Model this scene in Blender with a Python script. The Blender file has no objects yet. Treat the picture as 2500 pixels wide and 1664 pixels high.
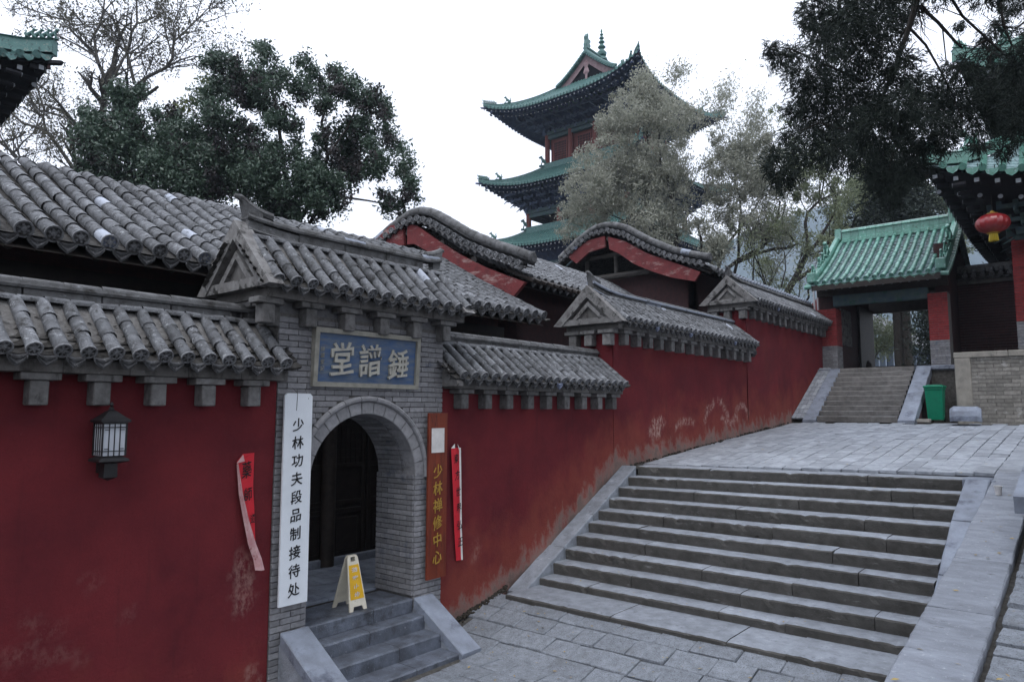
import bpy, math, random
import numpy as np
from mathutils import Vector, Matrix
from math import sin, cos, pi, radians as R, atan2, sqrt
random.seed(7); rng = np.random.default_rng(7)
SC = bpy.context.scene
COL = SC.collection

# ------------------------------------------------------------------ camera, light, exposure
EYE = 2.95; FPX = 1740.0; CXP, CYP = 1250.0, 832.0
YAW = R(39.8); PITCH = math.atan(170/FPX)
CAM = Vector((0, 0, EYE))
vf = Vector((cos(YAW)*cos(PITCH), sin(YAW)*cos(PITCH), sin(PITCH)))
vr = Vector((sin(YAW), -cos(YAW), 0)); vu = vr.cross(vf)
cd = bpy.data.cameras.new('camera'); cam = bpy.data.objects.new('camera', cd); COL.objects.link(cam)
cd.sensor_width = 36; cd.lens = 36*FPX/2500; cd.clip_end = 3000; cd.clip_start = .05
cam.matrix_world = Matrix(((vr.x, vu.x, -vf.x, 0), (vr.y, vu.y, -vf.y, 0), (vr.z, vu.z, -vf.z, EYE), (0, 0, 0, 1)))
SC.camera = cam
def proj(p):
    v = Vector(p)-CAM; k = v.dot(vf)
    if k < .1: return None
    return (CXP+FPX*v.dot(vr)/k, CYP-FPX*v.dot(vu)/k, k)
def at(px, py, k):          # the world point seen at a spot of the photograph, k metres deep
    return CAM+(vf+vr*((px-CXP)/FPX)-vu*((py-CYP)/FPX))*k

w = bpy.data.worlds.new('World'); SC.world = w; w.use_nodes = True
nt = w.node_tree; nt.nodes.clear()
N = nt.nodes.new; L = nt.links.new
out = N('ShaderNodeOutputWorld'); bg = N('ShaderNodeBackground'); bg.inputs[1].default_value = 1.0
sky = N('ShaderNodeTexSky'); sky.sky_type = 'NISHITA'; sky.sun_disc = False
SUN_EL, SUN_AZ = R(62), R(205)
sky.sun_elevation = SUN_EL; sky.sun_rotation = R(90)-SUN_AZ; sky.dust_density = 4
# overcast: a veil of cloud, brighter towards the zenith, over the clear-sky model
tc = N('ShaderNodeTexCoord'); sep = N('ShaderNodeSeparateXYZ'); L(tc.outputs['Generated'], sep.inputs[0])
mr = N('ShaderNodeMapRange'); L(sep.outputs[2], mr.inputs[0]); mr.inputs[1].default_value = 0; mr.inputs[2].default_value = 1
mr.inputs[3].default_value = .78; mr.inputs[4].default_value = 1.85
mul = N('ShaderNodeVectorMath'); mul.operation = 'SCALE'; mul.inputs[0].default_value = (.935, .985, 1.115)
L(mr.outputs[0], mul.inputs['Scale'])
sc2 = N('ShaderNodeVectorMath'); sc2.operation = 'SCALE'; sc2.inputs['Scale'].default_value = .05; L(sky.outputs[0], sc2.inputs[0])
mx = N('ShaderNodeMix'); mx.data_type = 'RGBA'; mx.inputs[0].default_value = .9
L(sc2.outputs[0], mx.inputs[6]); L(mul.outputs[0], mx.inputs[7]); L(mx.outputs[2], bg.inputs[0]); L(bg.outputs[0], out.inputs[0])

sd = bpy.data.lights.new('sun', 'SUN'); sd.energy = .8; sd.angle = R(30); sd.color = (1, .97, .93)
so = bpy.data.objects.new('sun', sd); COL.objects.link(so)
sdir = Vector((cos(SUN_AZ)*cos(SUN_EL), sin(SUN_AZ)*cos(SUN_EL), sin(SUN_EL)))
so.rotation_euler = (-sdir).to_track_quat('-Z', 'Y').to_euler()
SC.view_settings.view_transform = 'Standard'; SC.view_settings.look = 'None'; SC.view_settings.gamma = 1
SC.view_settings.exposure = 0.5; SC.view_settings.use_curve_mapping = False
SC.cycles.max_bounces = 6; SC.cycles.transparent_max_bounces = 6
SC.cycles.use_denoising = True

# ------------------------------------------------------------------ materials
MATS = {}
def mat(name, c1, c2=None, scale=6, rough=.85, bump=.3, bscale=40, rand=.25, stains=(), pale=None, metal=0, spec=.3, detail=6, stretch=(1, 1, 1), translucent=0, emit=None):
    """colour varies between c1 and c2 by noise; stains = (colour, scale, threshold, softness, stretch);
    rand = brightness spread from piece to piece; pale = (colour, share) for odd light pieces"""
    m = bpy.data.materials.new(name); m.use_nodes = True; MATS[name] = m
    t = m.node_tree; N = t.nodes.new; L = t.links.new
    b = t.nodes['Principled BSDF']; b.inputs['Roughness'].default_value = rough; b.inputs['Metallic'].default_value = metal
    b.inputs['Specular IOR Level'].default_value = spec
    geo = N('ShaderNodeNewGeometry'); oi = N('ShaderNodeObjectInfo')
    mp = N('ShaderNodeMapping'); mp.inputs['Scale'].default_value = stretch; L(geo.outputs['Position'], mp.inputs[0])
    n = N('ShaderNodeTexNoise'); n.inputs['Scale'].default_value = scale; n.inputs['Detail'].default_value = detail; n.inputs['Roughness'].default_value = .62; L(mp.outputs[0], n.inputs[0])
    r = N('ShaderNodeMapRange'); r.inputs[1].default_value = .33; r.inputs[2].default_value = .67; L(n.outputs[0], r.inputs[0])
    c2 = c2 or tuple(x*.7 for x in c1)
    mx = N('ShaderNodeMix'); mx.data_type = 'RGBA'; L(r.outputs[0], mx.inputs[0]); mx.inputs[6].default_value = (*c1, 1); mx.inputs[7].default_value = (*c2, 1)
    cur = mx.outputs[2]
    if pale:
        ma = N('ShaderNodeMath'); ma.operation = 'GREATER_THAN'; ma.inputs[1].default_value = 1-pale[1]; L(oi.outputs['Random'], ma.inputs[0])
        m2 = N('ShaderNodeMath'); m2.operation = 'MULTIPLY'; m2.inputs[1].default_value = .8; L(ma.outputs[0], m2.inputs[0])
        p = N('ShaderNodeMix'); p.data_type = 'RGBA'; L(m2.outputs[0], p.inputs[0]); L(cur, p.inputs[6]); p.inputs[7].default_value = (*pale[0], 1); cur = p.outputs[2]
    for (sc_, s_, th, so_, st) in stains:
        mp2 = N('ShaderNodeMapping'); mp2.inputs['Scale'].default_value = st; mp2.inputs['Location'].default_value = (s_*3, 1.7, s_); L(geo.outputs['Position'], mp2.inputs[0])
        n2 = N('ShaderNodeTexNoise'); n2.inputs['Scale'].default_value = s_; n2.inputs['Detail'].default_value = 7; n2.inputs['Roughness'].default_value = .7; L(mp2.outputs[0], n2.inputs[0])
        r2 = N('ShaderNodeMapRange'); r2.inputs[1].default_value = th; r2.inputs[2].default_value = th+so_; L(n2.outputs[0], r2.inputs[0])
        p = N('ShaderNodeMix'); p.data_type = 'RGBA'; L(r2.outputs[0], p.inputs[0]); L(cur, p.inputs[6]); p.inputs[7].default_value = (*sc_, 1); cur = p.outputs[2]
    if rand:
        r3 = N('ShaderNodeMapRange'); r3.inputs[3].default_value = 1-rand; r3.inputs[4].default_value = 1+rand; L(oi.outputs['Random'], r3.inputs[0])
        vm = N('ShaderNodeVectorMath'); vm.operation = 'SCALE'; L(cur, vm.inputs[0]); L(r3.outputs[0], vm.inputs['Scale']); cur = vm.outputs[0]
    L(cur, b.inputs['Base Color'])
    if bump:
        n3 = N('ShaderNodeTexNoise'); n3.inputs['Scale'].default_value = bscale; n3.inputs['Detail'].default_value = 5; n3.inputs['Roughness'].default_value = .65; L(mp.outputs[0], n3.inputs[0])
        bp = N('ShaderNodeBump'); bp.inputs['Strength'].default_value = bump; bp.inputs['Distance'].default_value = .02; L(n3.outputs[0], bp.inputs['Height']); L(bp.outputs[0], b.inputs['Normal'])
    if translucent:
        b.inputs['Subsurface Weight'].default_value = 0
        tr = N('ShaderNodeBsdfTranslucent'); L(cur, tr.inputs[0]); ms = N('ShaderNodeMixShader'); ms.inputs[0].default_value = translucent
        o = t.nodes['Material Output']; L(b.outputs[0], ms.inputs[1]); L(tr.outputs[0], ms.inputs[2]); L(ms.outputs[0], o.inputs[0])
    m['cur'] = 1
    return m
one = (1, 1, 1)
mat('tile', (.165, .173, .186), (.07, .071, .075), 12, .8, .7, 60, .30, [((.34, .355, .375), 16, .57, .12, one), ((.02, .019, .018), 8, .55, .12, one), ((.09, .09, .055), 16, .67, .08, one)], pale=((.34, .37, .43), .01))
mat('tile_pan', (.075, .072, .068), (.03, .028, .026), 14, .9, .5, 60, .1, [((.24, .23, .2), 34, .64, .1, one), ((.012, .011, .01), 9, .5, .1, one)])
mat('tile_face', (.10, .102, .108), (.05, .05, .052), 30, .85, .6, 90, .2, [((.24, .24, .245), 45, .58, .08, one)], pale=((.17, .2, .29), .03))
mat('ridge', (.16, .163, .168), (.07, .07, .07), 7, .85, .5, 50, .2, [((.3, .32, .34), 13, .6, .12, (1, 1, 2)), ((.025, .023, .02), 5, .56, .14, one)], pale=((.25, .28, .34), .02))
mat('cornice', (.15, .145, .14), (.08, .076, .073), 5, .9, .4, 40, .2, [((.03, .028, .026), 6, .53, .16, (1, 1, .6)), ((.27, .27, .265), 18, .62, .1, one)])
mat('corbel', (.175, .173, .172), (.095, .092, .09), 12, .9, .4, 50, .25, [((.04, .038, .036), 10, .54, .14, (1, 1, .4)), ((.26, .26, .26), 20, .62, .1, one)])
mat('plaster', (.225, .222, .22), (.12, .115, .112), 8, .92, .45, 50, .12, [((.025, .024, .022), 6, .53, .10, (1, 1, 1)), ((.33, .335, .34), 12, .62, .1, one)])
mat('brick', (.245, .245, .255), (.165, .165, .175), 18, .9, .4, 70, .22, [((.10, .11, .14), 3, .56, .12, one), ((.34, .33, .31), 9, .66, .12, one)])
mat('mortar', (.2, .195, .19), (.11, .105, .1), 30, .95, .5, 80, 0)
mat('arch_stone', (.27, .27, .28), (.19, .19, .2), 14, .85, .3, 60, .12, [((.11, .11, .12), 5, .6, .12, one)])
mat('slab', (.25, .285, .35), (.16, .178, .215), 4, .5, .35, 60, .1, [((.06, .068, .10), 2.6, .54, .16, (1, 1, 1)), ((.34, .365, .40), 26, .62, .14, one)], spec=.45)
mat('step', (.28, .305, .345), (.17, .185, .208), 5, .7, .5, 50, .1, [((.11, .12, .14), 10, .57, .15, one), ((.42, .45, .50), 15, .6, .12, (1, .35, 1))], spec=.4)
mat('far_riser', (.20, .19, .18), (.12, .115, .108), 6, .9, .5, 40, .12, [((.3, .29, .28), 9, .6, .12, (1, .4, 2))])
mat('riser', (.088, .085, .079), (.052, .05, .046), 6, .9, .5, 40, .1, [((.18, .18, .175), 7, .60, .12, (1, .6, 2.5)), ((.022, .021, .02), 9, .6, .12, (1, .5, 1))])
mat('slab_mark', (.27, .295, .34), (.17, .185, .215), 5, .55, 1.0, 26, .12, [((.38, .40, .44), 24, .58, .12, one), ((.10, .105, .12), 13, .61, .08, (1.6, .5, 1))], spec=.45, stretch=(1.5, .5, 1))
mat('paver', (.25, .275, .31), (.155, .17, .19), 12, .7, .9, 45, .10, [((.07, .073, .082), 62, .54, .1, one), ((.38, .40, .43), 75, .57, .12, one), ((.14, .145, .15), 2, .57, .2, one)], spec=.4)
mat('terrace_paver', (.31, .335, .37), (.2, .215, .24), 6, .7, .4, 45, .15, [((.40, .425, .47), 3, .52, .2, one), ((.13, .135, .14), 16, .64, .1, one)], spec=.4)
mat('joint', (.105, .10, .092), (.05, .047, .043), 14, 1, .6, 60, 0, [((.18, .175, .16), 12, .6, .1, one)])
mat('soil', (.05, .043, .034), (.022, .019, .015), 15, 1, .8, 50, 0)
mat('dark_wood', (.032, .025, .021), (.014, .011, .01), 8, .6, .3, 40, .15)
mat('grey_wood', (.075, .07, .066), (.035, .032, .03), 6, .9, .4, 40, .2, stretch=(1, 1, 6))
mat('barge_red', (.175, .033, .035), (.11, .024, .026), 5, .75, .5, 30, .12, [((.30, .21, .195), 3.2, .56, .12, (1, .6, 2)), ((.03, .02, .02), 14, .60, .06, (1, 1, 3))])
mat('white_board', (.70, .74, .78), (.62, .66, .70), 3, .45, .05, 40, 0, [((.5, .5, .48), 25, .70, .08, (1, 1, .3))])
mat('ink', (.01, .01, .012), None, 5, .6, 0, 1, 0)
mat('brown_board', (.20, .040, .018), (.11, .022, .012), 3, .42, .2, 30, 0, [((.05, .015, .01), 6, .58, .1, (4, 4, .5))], stretch=(6, 6, .7))
mat('gold', (.55, .36, .07), (.34, .2, .04), 20, .4, .1, 30, 0, metal=.3)
mat('banner_red', (.60, .022, .035), (.48, .015, .028), 4, .6, .25, 14, 0)
mat('banner_back', (.56, .36, .36), (.42, .2, .21), 12, .7, .2, 20, 0, [((.25, .05, .05), 16, .6, .06, (1, 1, .5))])
mat('plaque_blue', (.045, .095, .21), (.12, .15, .19), 9, .7, .3, 30, 0, [((.13, .10, .12), 8, .58, .1, (.5, 1, 3)), ((.02, .03, .07), 14, .62, .1, (.5, 1, 3))], stretch=(.5, 1, 3))
mat('plaque_frame', (.30, .29, .25), (.2, .195, .17), 8, .8, .2, 40, 0)
mat('yellow', (.68, .40, .02), (.58, .33, .015), 6, .4, .05, 40, 0, [((.4, .3, .1), 20, .68, .05, one)])
mat('cream', (.68, .64, .52), (.55, .51, .42), 6, .45, .05, 40, 0, [((.25, .2, .12), 18, .66, .08, one)])
mat('green_glaze', (.07, .20, .155), (.115, .275, .225), 7, .3, .25, 40, .22, [((.36, .46, .47), 12, .57, .12, one), ((.03, .075, .05), 11, .57, .1, one), ((.20, .16, .09), 20, .64, .05, one)], spec=.6)
mat('green_pan', (.32, .42, .46), (.12, .22, .21), 16, .5, .2, 40, .1, [((.26, .2, .21), 12, .6, .08, one)])
mat('green_old', (.05, .125, .115), (.085, .175, .165), 5, .5, .3, 30, .15, [((.22, .24, .21), 7, .57, .12, one), ((.016, .035, .035), 10, .55, .1, one), ((.15, .12, .07), 9, .64, .06, one)])
mat('under_blue', (.045, .07, .15), (.03, .04, .08), 2.5, .8, .2, 20, .25, [((.12, .14, .16), 3, .58, .1, one)])
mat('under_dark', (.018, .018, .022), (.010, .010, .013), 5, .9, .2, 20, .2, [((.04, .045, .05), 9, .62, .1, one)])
mat('beam_paint', (.035, .06, .085), (.07, .10, .09), 6, .8, .2, 20, .1, [((.02, .07, .05), 4, .55, .1, one), ((.10, .06, .05), 7, .62, .08, one)])
mat('column_red', (.17, .05, .042), (.12, .035, .03), 4, .7, .2, 20, .1)
mat('rafter_end', (.26, .28, .31), (.16, .17, .18), 9, .8, .1, 20, .25)
mat('brick_red', (.26, .036, .036), (.17, .024, .026), 12, .8, .4, 60, .18, [((.12, .05, .05), 10, .62, .1, one)])
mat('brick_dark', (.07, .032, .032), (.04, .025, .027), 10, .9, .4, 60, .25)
mat('brick_pale', (.27, .26, .235), (.17, .16, .145), 9, .9, .45, 50, .22, [((.42, .42, .40), 4, .58, .1, one), ((.07, .065, .06), 12, .63, .08, one)])
mat('pale_stone', (.30, .28, .245), (.2, .19, .17), 5, .85, .3, 40, .1, [((.13, .12, .11), 7, .6, .1, (1, 1, .4))])
mat('bin_green', (.0, .19, .10), (.0, .15, .08), 5, .4, .05, 30, 0, [((.05, .12, .09), 5, .6, .2, one)])
mat('rubber', (.02, .02, .02), None, 5, .6, 0, 1, 0)
mat('lamp_metal', (.03, .03, .032), (.02, .02, .022), 20, .45, .15, 60, 0, metal=.4)
mat('frost', (.5, .53, .58), (.42, .45, .5), 4, .4, .1, 10, 0)
mat('lantern_red', (.30, .022, .026), (.2, .014, .016), 6, .3, .1, 20, 0, spec=.7)
mat('lantern_yellow', (.6, .45, .03), (.45, .33, .02), 6, .5, .1, 20, 0)
mat('white_plastic', (.7, .7, .72), (.6, .6, .62), 5, .4, 0, 1, 0)
mat('bark', (.035, .03, .026), (.016, .014, .012), 9, .95, .6, 30, 0)
mat('leaf_dark', (.078, .125, .085), (.038, .065, .045), 3, .42, 0, 1, 0, [((.16, .215, .17), 11, .58, .1, one), ((.045, .056, .048), 1.5, .60, .1, one)], spec=.5, translucent=.2)
mat('berry', (.05, .045, .045), (.03, .028, .03), 8, .8, 0, 1, 0)
mat('leaf_lime', (.13, .15, .05), (.07, .09, .03), 3, .6, 0, 1, 0, translucent=.25)
mat('leaf_cypress', (.030, .043, .034), (.013, .019, .015), 2, .8, 0, 1, 0, [((.06, .07, .045), 5, .60, .1, one)], translucent=.12)
mat('leaf_willow', (.38, .38, .32), (.2, .215, .165), 1.6, .8, 0, 1, 0, [((.55, .55, .52), 7, .56, .08, one)], translucent=.4)
mat('leaf_willow_green', (.26, .29, .18), (.13, .16, .10), 1.6, .8, 0, 1, 0, [((.42, .44, .37), 7, .60, .08, one)], translucent=.4)
mat('leaf_sparse', (.12, .115, .09), (.06, .06, .045), 2, .8, 0, 1, 0, translucent=.3)
mat('hill', (.10, .13, .15), (.06, .085, .10), .02, 1, .3, .1, 0, [((.14, .15, .15), .03, .55, .1, one)])
mat('fallen', (.42, .33, .12), (.3, .2, .08), 8, .8, 0, 1, .3)
mat('paper', (.7, .68, .66), None, 5, .6, 0, 1, 0)
mat('inner_blue', (.05, .09, .16), (.035, .06, .10), 3, .7, .1, 10, .1)
mat('post_blue', (.22, .27, .34), (.16, .2, .26), 3, .7, .1, 10, .1)

# ------------------------------------------------------------------ mesh builder
class MB:
    def __init__(s): s.v = []; s.f = []; s.mi = []; s.cur = 0
    def add(s, vs, fs):
        o = len(s.v); s.v.extend([tuple(p) for p in vs]); s.f.extend([tuple(i+o for i in q) for q in fs]); s.mi.extend([s.cur]*len(fs)); return s
    def box(s, x0, x1, y0, y1, z0, z1, M=None):
        vs = [(x, y, z) for z in (z0, z1) for y in (y0, y1) for x in (x0, x1)]
        if M is not None: vs = [M @ Vector(p) for p in vs]
        return s.add(vs, [(0, 2, 3, 1), (4, 5, 7, 6), (0, 1, 5, 4), (2, 6, 7, 3), (0, 4, 6, 2), (1, 3, 7, 5)])
    def cbox(s, x0, x1, y0, y1, z0, z1, c=.008, M=None, jit=0):
        vs = []; X = (x0, x1); Y = (y0, y1); Z = (z0, z1); idx = {}
        for i in (0, 1):
            for j in (0, 1):
                for k in (0, 1):
                    for a in range(3):
                        p = [X[i], Y[j], Z[k]]
                        for b_ in range(3):
                            if b_ != a: p[b_] += c*(1-2*(i, j, k)[b_])
                        if jit: p = [q+random.uniform(-jit, jit) for q in p]
                        idx[(i, j, k, a)] = len(vs); vs.append(p)
        fs = []
        g = lambda i, j, k, a: idx[(i, j, k, a)]
        for e in (0, 1):
            q = [g(e, 0, 0, 0), g(e, 1, 0, 0), g(e, 1, 1, 0), g(e, 0, 1, 0)]; fs.append(q if e else q[::-1])
            q = [g(0, e, 0, 1), g(0, e, 1, 1), g(1, e, 1, 1), g(1, e, 0, 1)]; fs.append(q if e else q[::-1])
            q = [g(0, 0, e, 2), g(1, 0, e, 2), g(1, 1, e, 2), g(0, 1, e, 2)]; fs.append(q if e else q[::-1])
        for i in (0, 1):
            for j in (0, 1):
                fs.append([g(i, j, 0, 0), g(i, j, 1, 0), g(i, j, 1, 1), g(i, j, 0, 1)] if i != j else [g(i, j, 0, 0), g(i, j, 0, 1), g(i, j, 1, 1), g(i, j, 1, 0)])
                fs.append([g(i, 0, j, 0), g(i, 0, j, 2), g(i, 1, j, 2), g(i, 1, j, 0)] if i != j else [g(i, 0, j, 0), g(i, 1, j, 0), g(i, 1, j, 2), g(i, 0, j, 2)])
                fs.append([g(0, i, j, 1), g(1, i, j, 1), g(1, i, j, 2), g(0, i, j, 2)] if i != j else [g(0, i, j, 1), g(0, i, j, 2), g(1, i, j, 2), g(1, i, j, 1)])
                for k in (0, 1):
                    q = [g(i, j, k, 0), g(i, j, k, 1), g(i, j, k, 2)]; fs.append(q if (i+j+k) % 2 else q[::-1])
        if M is not None: vs = [M @ Vector(p) for p in vs]
        return s.add(vs, fs)
    def tube(s, pts, r, n=8, cap=True):
        pts = [Vector(p) for p in pts]; rs = r if isinstance(r, (list, tuple)) else [r]*len(pts)
        ring = []; o = len(s.v); vs = []; fs = []
        up = Vector((0, 0, 1)); prev = None
        for i, p in enumerate(pts):
            t = (pts[min(i+1, len(pts)-1)]-pts[max(i-1, 0)]).normalized()
            a = prev if prev is not None else (up if abs(t.z) < .9 else Vector((1, 0, 0)))
            a = (a-t*a.dot(t)); a = a.normalized() if a.length > 1e-6 else t.orthogonal().normalized(); b_ = t.cross(a); prev = a
            for k in range(n):
                an = 2*pi*k/n; vs.append(p+(a*cos(an)+b_*sin(an))*rs[i])
        for i in range(len(pts)-1):
            for k in range(n):
                fs.append((i*n+k, i*n+(k+1) % n, (i+1)*n+(k+1) % n, (i+1)*n+k))
        if cap: fs.append(tuple(range(n))[::-1]); fs.append(tuple((len(pts)-1)*n+k for k in range(n)))
        return s.add(vs, fs)
    def lathe(s, prof, c, n=16, M=None, sy=1):
        vs = []; fs = []
        for (r, z) in prof:
            for k in range(n): vs.append(Vector((r*cos(2*pi*k/n), r*sin(2*pi*k/n)*sy, z)))
        for i in range(len(prof)-1):
            for k in range(n): fs.append((i*n+k, i*n+(k+1) % n, (i+1)*n+(k+1) % n, (i+1)*n+k))
        M = M or Matrix.Identity(4); vs = [M @ p+Vector(c) for p in vs]
        return s.add(vs, fs)
    def prism(s, poly, fn0, fn1):     # poly of 2-d points; fn maps (a,b) to the two caps
        n = len(poly); vs = [fn0(*p) for p in poly]+[fn1(*p) for p in poly]
        fs = [tuple(range(n))[::-1], tuple(range(n, 2*n))]+[(i, (i+1) % n, n+(i+1) % n, n+i) for i in range(n)]
        return s.add(vs, fs)
    def strip(s, rows):               # grid of points
        n = len(rows[0]); vs = [p for r_ in rows for p in r_]
        return s.add(vs, [(i*n+j, i*n+j+1, (i+1)*n+j+1, (i+1)*n+j) for i in range(len(rows)-1) for j in range(n-1)])
    def mesh(s, name, mats, smooth=False):
        me = bpy.data.meshes.new(name); me.from_pydata([tuple(p) for p in s.v], [], s.f)
        for m in (mats if isinstance(mats, (list, tuple)) else [mats]): me.materials.append(MATS[m])
        if any(s.mi): me.polygons.foreach_set('material_index', s.mi)
        if smooth:
            me.polygons.foreach_set('use_smooth', [True]*len(me.polygons))
            if smooth != 'all': me.set_sharp_from_angle(angle=R(40))
        me.update(); return me
    def build(s, name, mats, parent=None, smooth=False, kind=None):
        return link(name, s.mesh(name, mats, smooth), parent, None, kind)
LOC = {}
def link(name, me, parent=None, M=None, kind=None):
    o = bpy.data.objects.new(name, me); COL.objects.link(o)
    if M is not None: o.matrix_basis = M
    if parent is not None:
        o.parent = parent; o.matrix_parent_inverse = Matrix.Translation(-LOC[parent.name])
    LOC[o.name] = Vector((0, 0, 0)) if parent is None or M is None else Vector((0, 0, 0))
    if parent is not None and M is None: LOC[o.name] = Vector((0, 0, 0))
    if kind: o['kind'] = kind
    return o
def thing(name, label, cat, loc=(0, 0, 0), group=None):
    o = bpy.data.objects.new(name, None); COL.objects.link(o); o.empty_display_size = .2
    o.location = loc; LOC[o.name] = Vector(loc); o['label'] = label; o['category'] = cat
    if group: o['group'] = group
    return o
def tag(o, label, cat, group=None):
    o['label'] = label; o['category'] = cat
    if group: o['group'] = group
    return o
def struct(o): o['kind'] = 'structure'; return o
def inview(p, mx=60):
    q = proj(p); return q is not None and -mx < q[0] < 2500+mx and -mx < q[1] < 1664+mx
def pieces(parent, name, items, limit=300, mats='tile', mindepth=None):
    """items: (mesh, matrix). The largest in view become parts, the others one joined part."""
    sc_ = []
    for it in items:
        p = it[1].to_translation(); q = proj(p)
        sc_.append((q[2] if (q and inview(p)) else 1e6+(p-CAM).length))
    order = sorted(range(len(items)), key=lambda i: sc_[i])
    keep = [i for i in order if sc_[i] < (mindepth or 1e5)][:limit]; ks = set(keep)
    for i in keep: link(name, items[i][0], parent, items[i][1])
    rest = [items[i] for i in order if i not in ks]
    if rest: joined(parent, name+'_mass', rest)
_cache = {}
def joined(parent, name, items, kind='stuff'):
    V = []; F = []; MI = []; mats_ = []; off = 0; SM = []
    for me, M in items:
        if me.name not in _cache:
            co = np.empty(len(me.vertices)*3, np.float32); me.vertices.foreach_get('co', co)
            _cache[me.name] = (co.reshape(-1, 3), [tuple(p.vertices) for p in me.polygons], [p.material_index for p in me.polygons], [m.name for m in me.materials], [p.use_smooth for p in me.polygons])
        co, fs, mi, mn, sm = _cache[me.name]; A = np.array(M)
        V.append(co @ A[:3, :3].T+A[:3, 3])
        for m in mn:
            if m not in mats_: mats_.append(m)
        F.extend([tuple(i+off for i in f) for f in fs]); MI.extend([mats_.index(mn[k]) if mn else 0 for k in mi]); SM.extend(sm); off += len(co)
    me = bpy.data.meshes.new(name); me.from_pydata(np.concatenate(V).tolist(), [], F)
    for m in mats_: me.materials.append(MATS[m])
    me.polygons.foreach_set('material_index', MI); me.polygons.foreach_set('use_smooth', SM); me.update()
    return link(name, me, parent, None, kind)
def basis(px, py, pz, o, s=(1, 1, 1)):
    px, py, pz = Vector(px)*s[0], Vector(py)*s[1], Vector(pz)*s[2]
    return Matrix(((px.x, py.x, pz.x, o[0]), (px.y, py.y, pz.y, o[1]), (px.z, py.z, pz.z, o[2]), (0, 0, 0, 1)))
Zv = Vector((0, 0, 1))

# ------------------------------------------------------------------ tiled roofs
def tile_mesh(name, r, l, m='tile', end=False, face='tile_face'):
    """barrel tile: local y runs down the slope from 0 to l, z is up"""
    b = MB(); n = 9; rows = []
    for (y, rr, dz) in ((-.02*l/.3, r*.92, -.003), (l*.93, r, 0), (l*.985, r*1.015, .001)):
        rows.append([(rr*cos(a), y, rr*sin(a)*.98+dz) for a in [R(-25)+R(230)*k/(n-1) for k in range(n)]])
    b.strip(rows)
    if end:
        c = (0, l, .0); R_ = r*1.14; b.cur = 1
        def ring(rr, y): return [(rr*cos(2*pi*k/14), y, rr*sin(2*pi*k/14)) for k in range(14)]
        rs = [ring(R_, l*.97), ring(R_, l+.012), ring(R_*.80, l+.012), ring(R_*.76, l-.012), ring(R_*.40, l-.012), ring(R_*.30, l+.006), ring(R_*.04, l+.010)]
        b.cur = 2 if m == 'tile' else 1; b.strip([q+[q[0]] for q in rs[:4]]); b.cur = 1; b.strip([q+[q[0]] for q in rs[3:5]]); b.cur = 2 if m == 'tile' else 1; b.strip([q+[q[0]] for q in rs[4:]])
        for k in range(6): a_ = pi*k/3+.3; b.box(-.012, .012, 0, .008, -r*.13, r*.13, Matrix.Translation((r*.58*cos(a_), l-.003, r*.58*sin(a_))) @ Matrix.Rotation(-a_, 4, 'Y'))
    return b.mesh(name, [m, face]+(['tile_rim'] if m == 'tile' and end else []), smooth=True)
def drip_mesh(name, wd, m='tile_face'):
    b = MB(); h = wd*.78; n = 7
    top = [(wd*.5*(-1+2*k/(n-1)), 0, -wd*.16*(1-(-1+2*k/(n-1))**2)) for k in range(n)]
    bot = [(wd*.47*(-1+2*k/(n-1)), .012, -h*(.30+.55*(1-abs(-1+2*k/(n-1)))**.75)) for k in range(n)]
    inn0 = [(p[0]*.78, .016, p[2]-.012) for p in top]; inn1 = [(p[0]*.78, .022, p[2]*.82) for p in bot]
    b.strip([[(p[0], -.02, p[2]+.012) for p in top], top, bot, [(p[0], -.012, p[2]) for p in bot]])
    b.strip([inn0, [(a[0], .006, (a[2]+c[2])/2) for a, c in zip(inn0, inn1)], inn1])
    return b.mesh(name, m, smooth=False)
def resample(prof, seg):
    P = [Vector(p) for p in prof]; Ls = [0]
    for a, c in zip(P, P[1:]): Ls.append(Ls[-1]+(c-a).length)
    n = max(1, round(Ls[-1]/seg)); out = []
    for i in range(n+1):
        d = Ls[-1]*i/n; k = 0
        while k < len(Ls)-2 and Ls[k+1] < d: k += 1
        t = (d-Ls[k])/max(1e-6, Ls[k+1]-Ls[k]); out.append(P[k].lerp(P[k+1], t))
    return out
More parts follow.
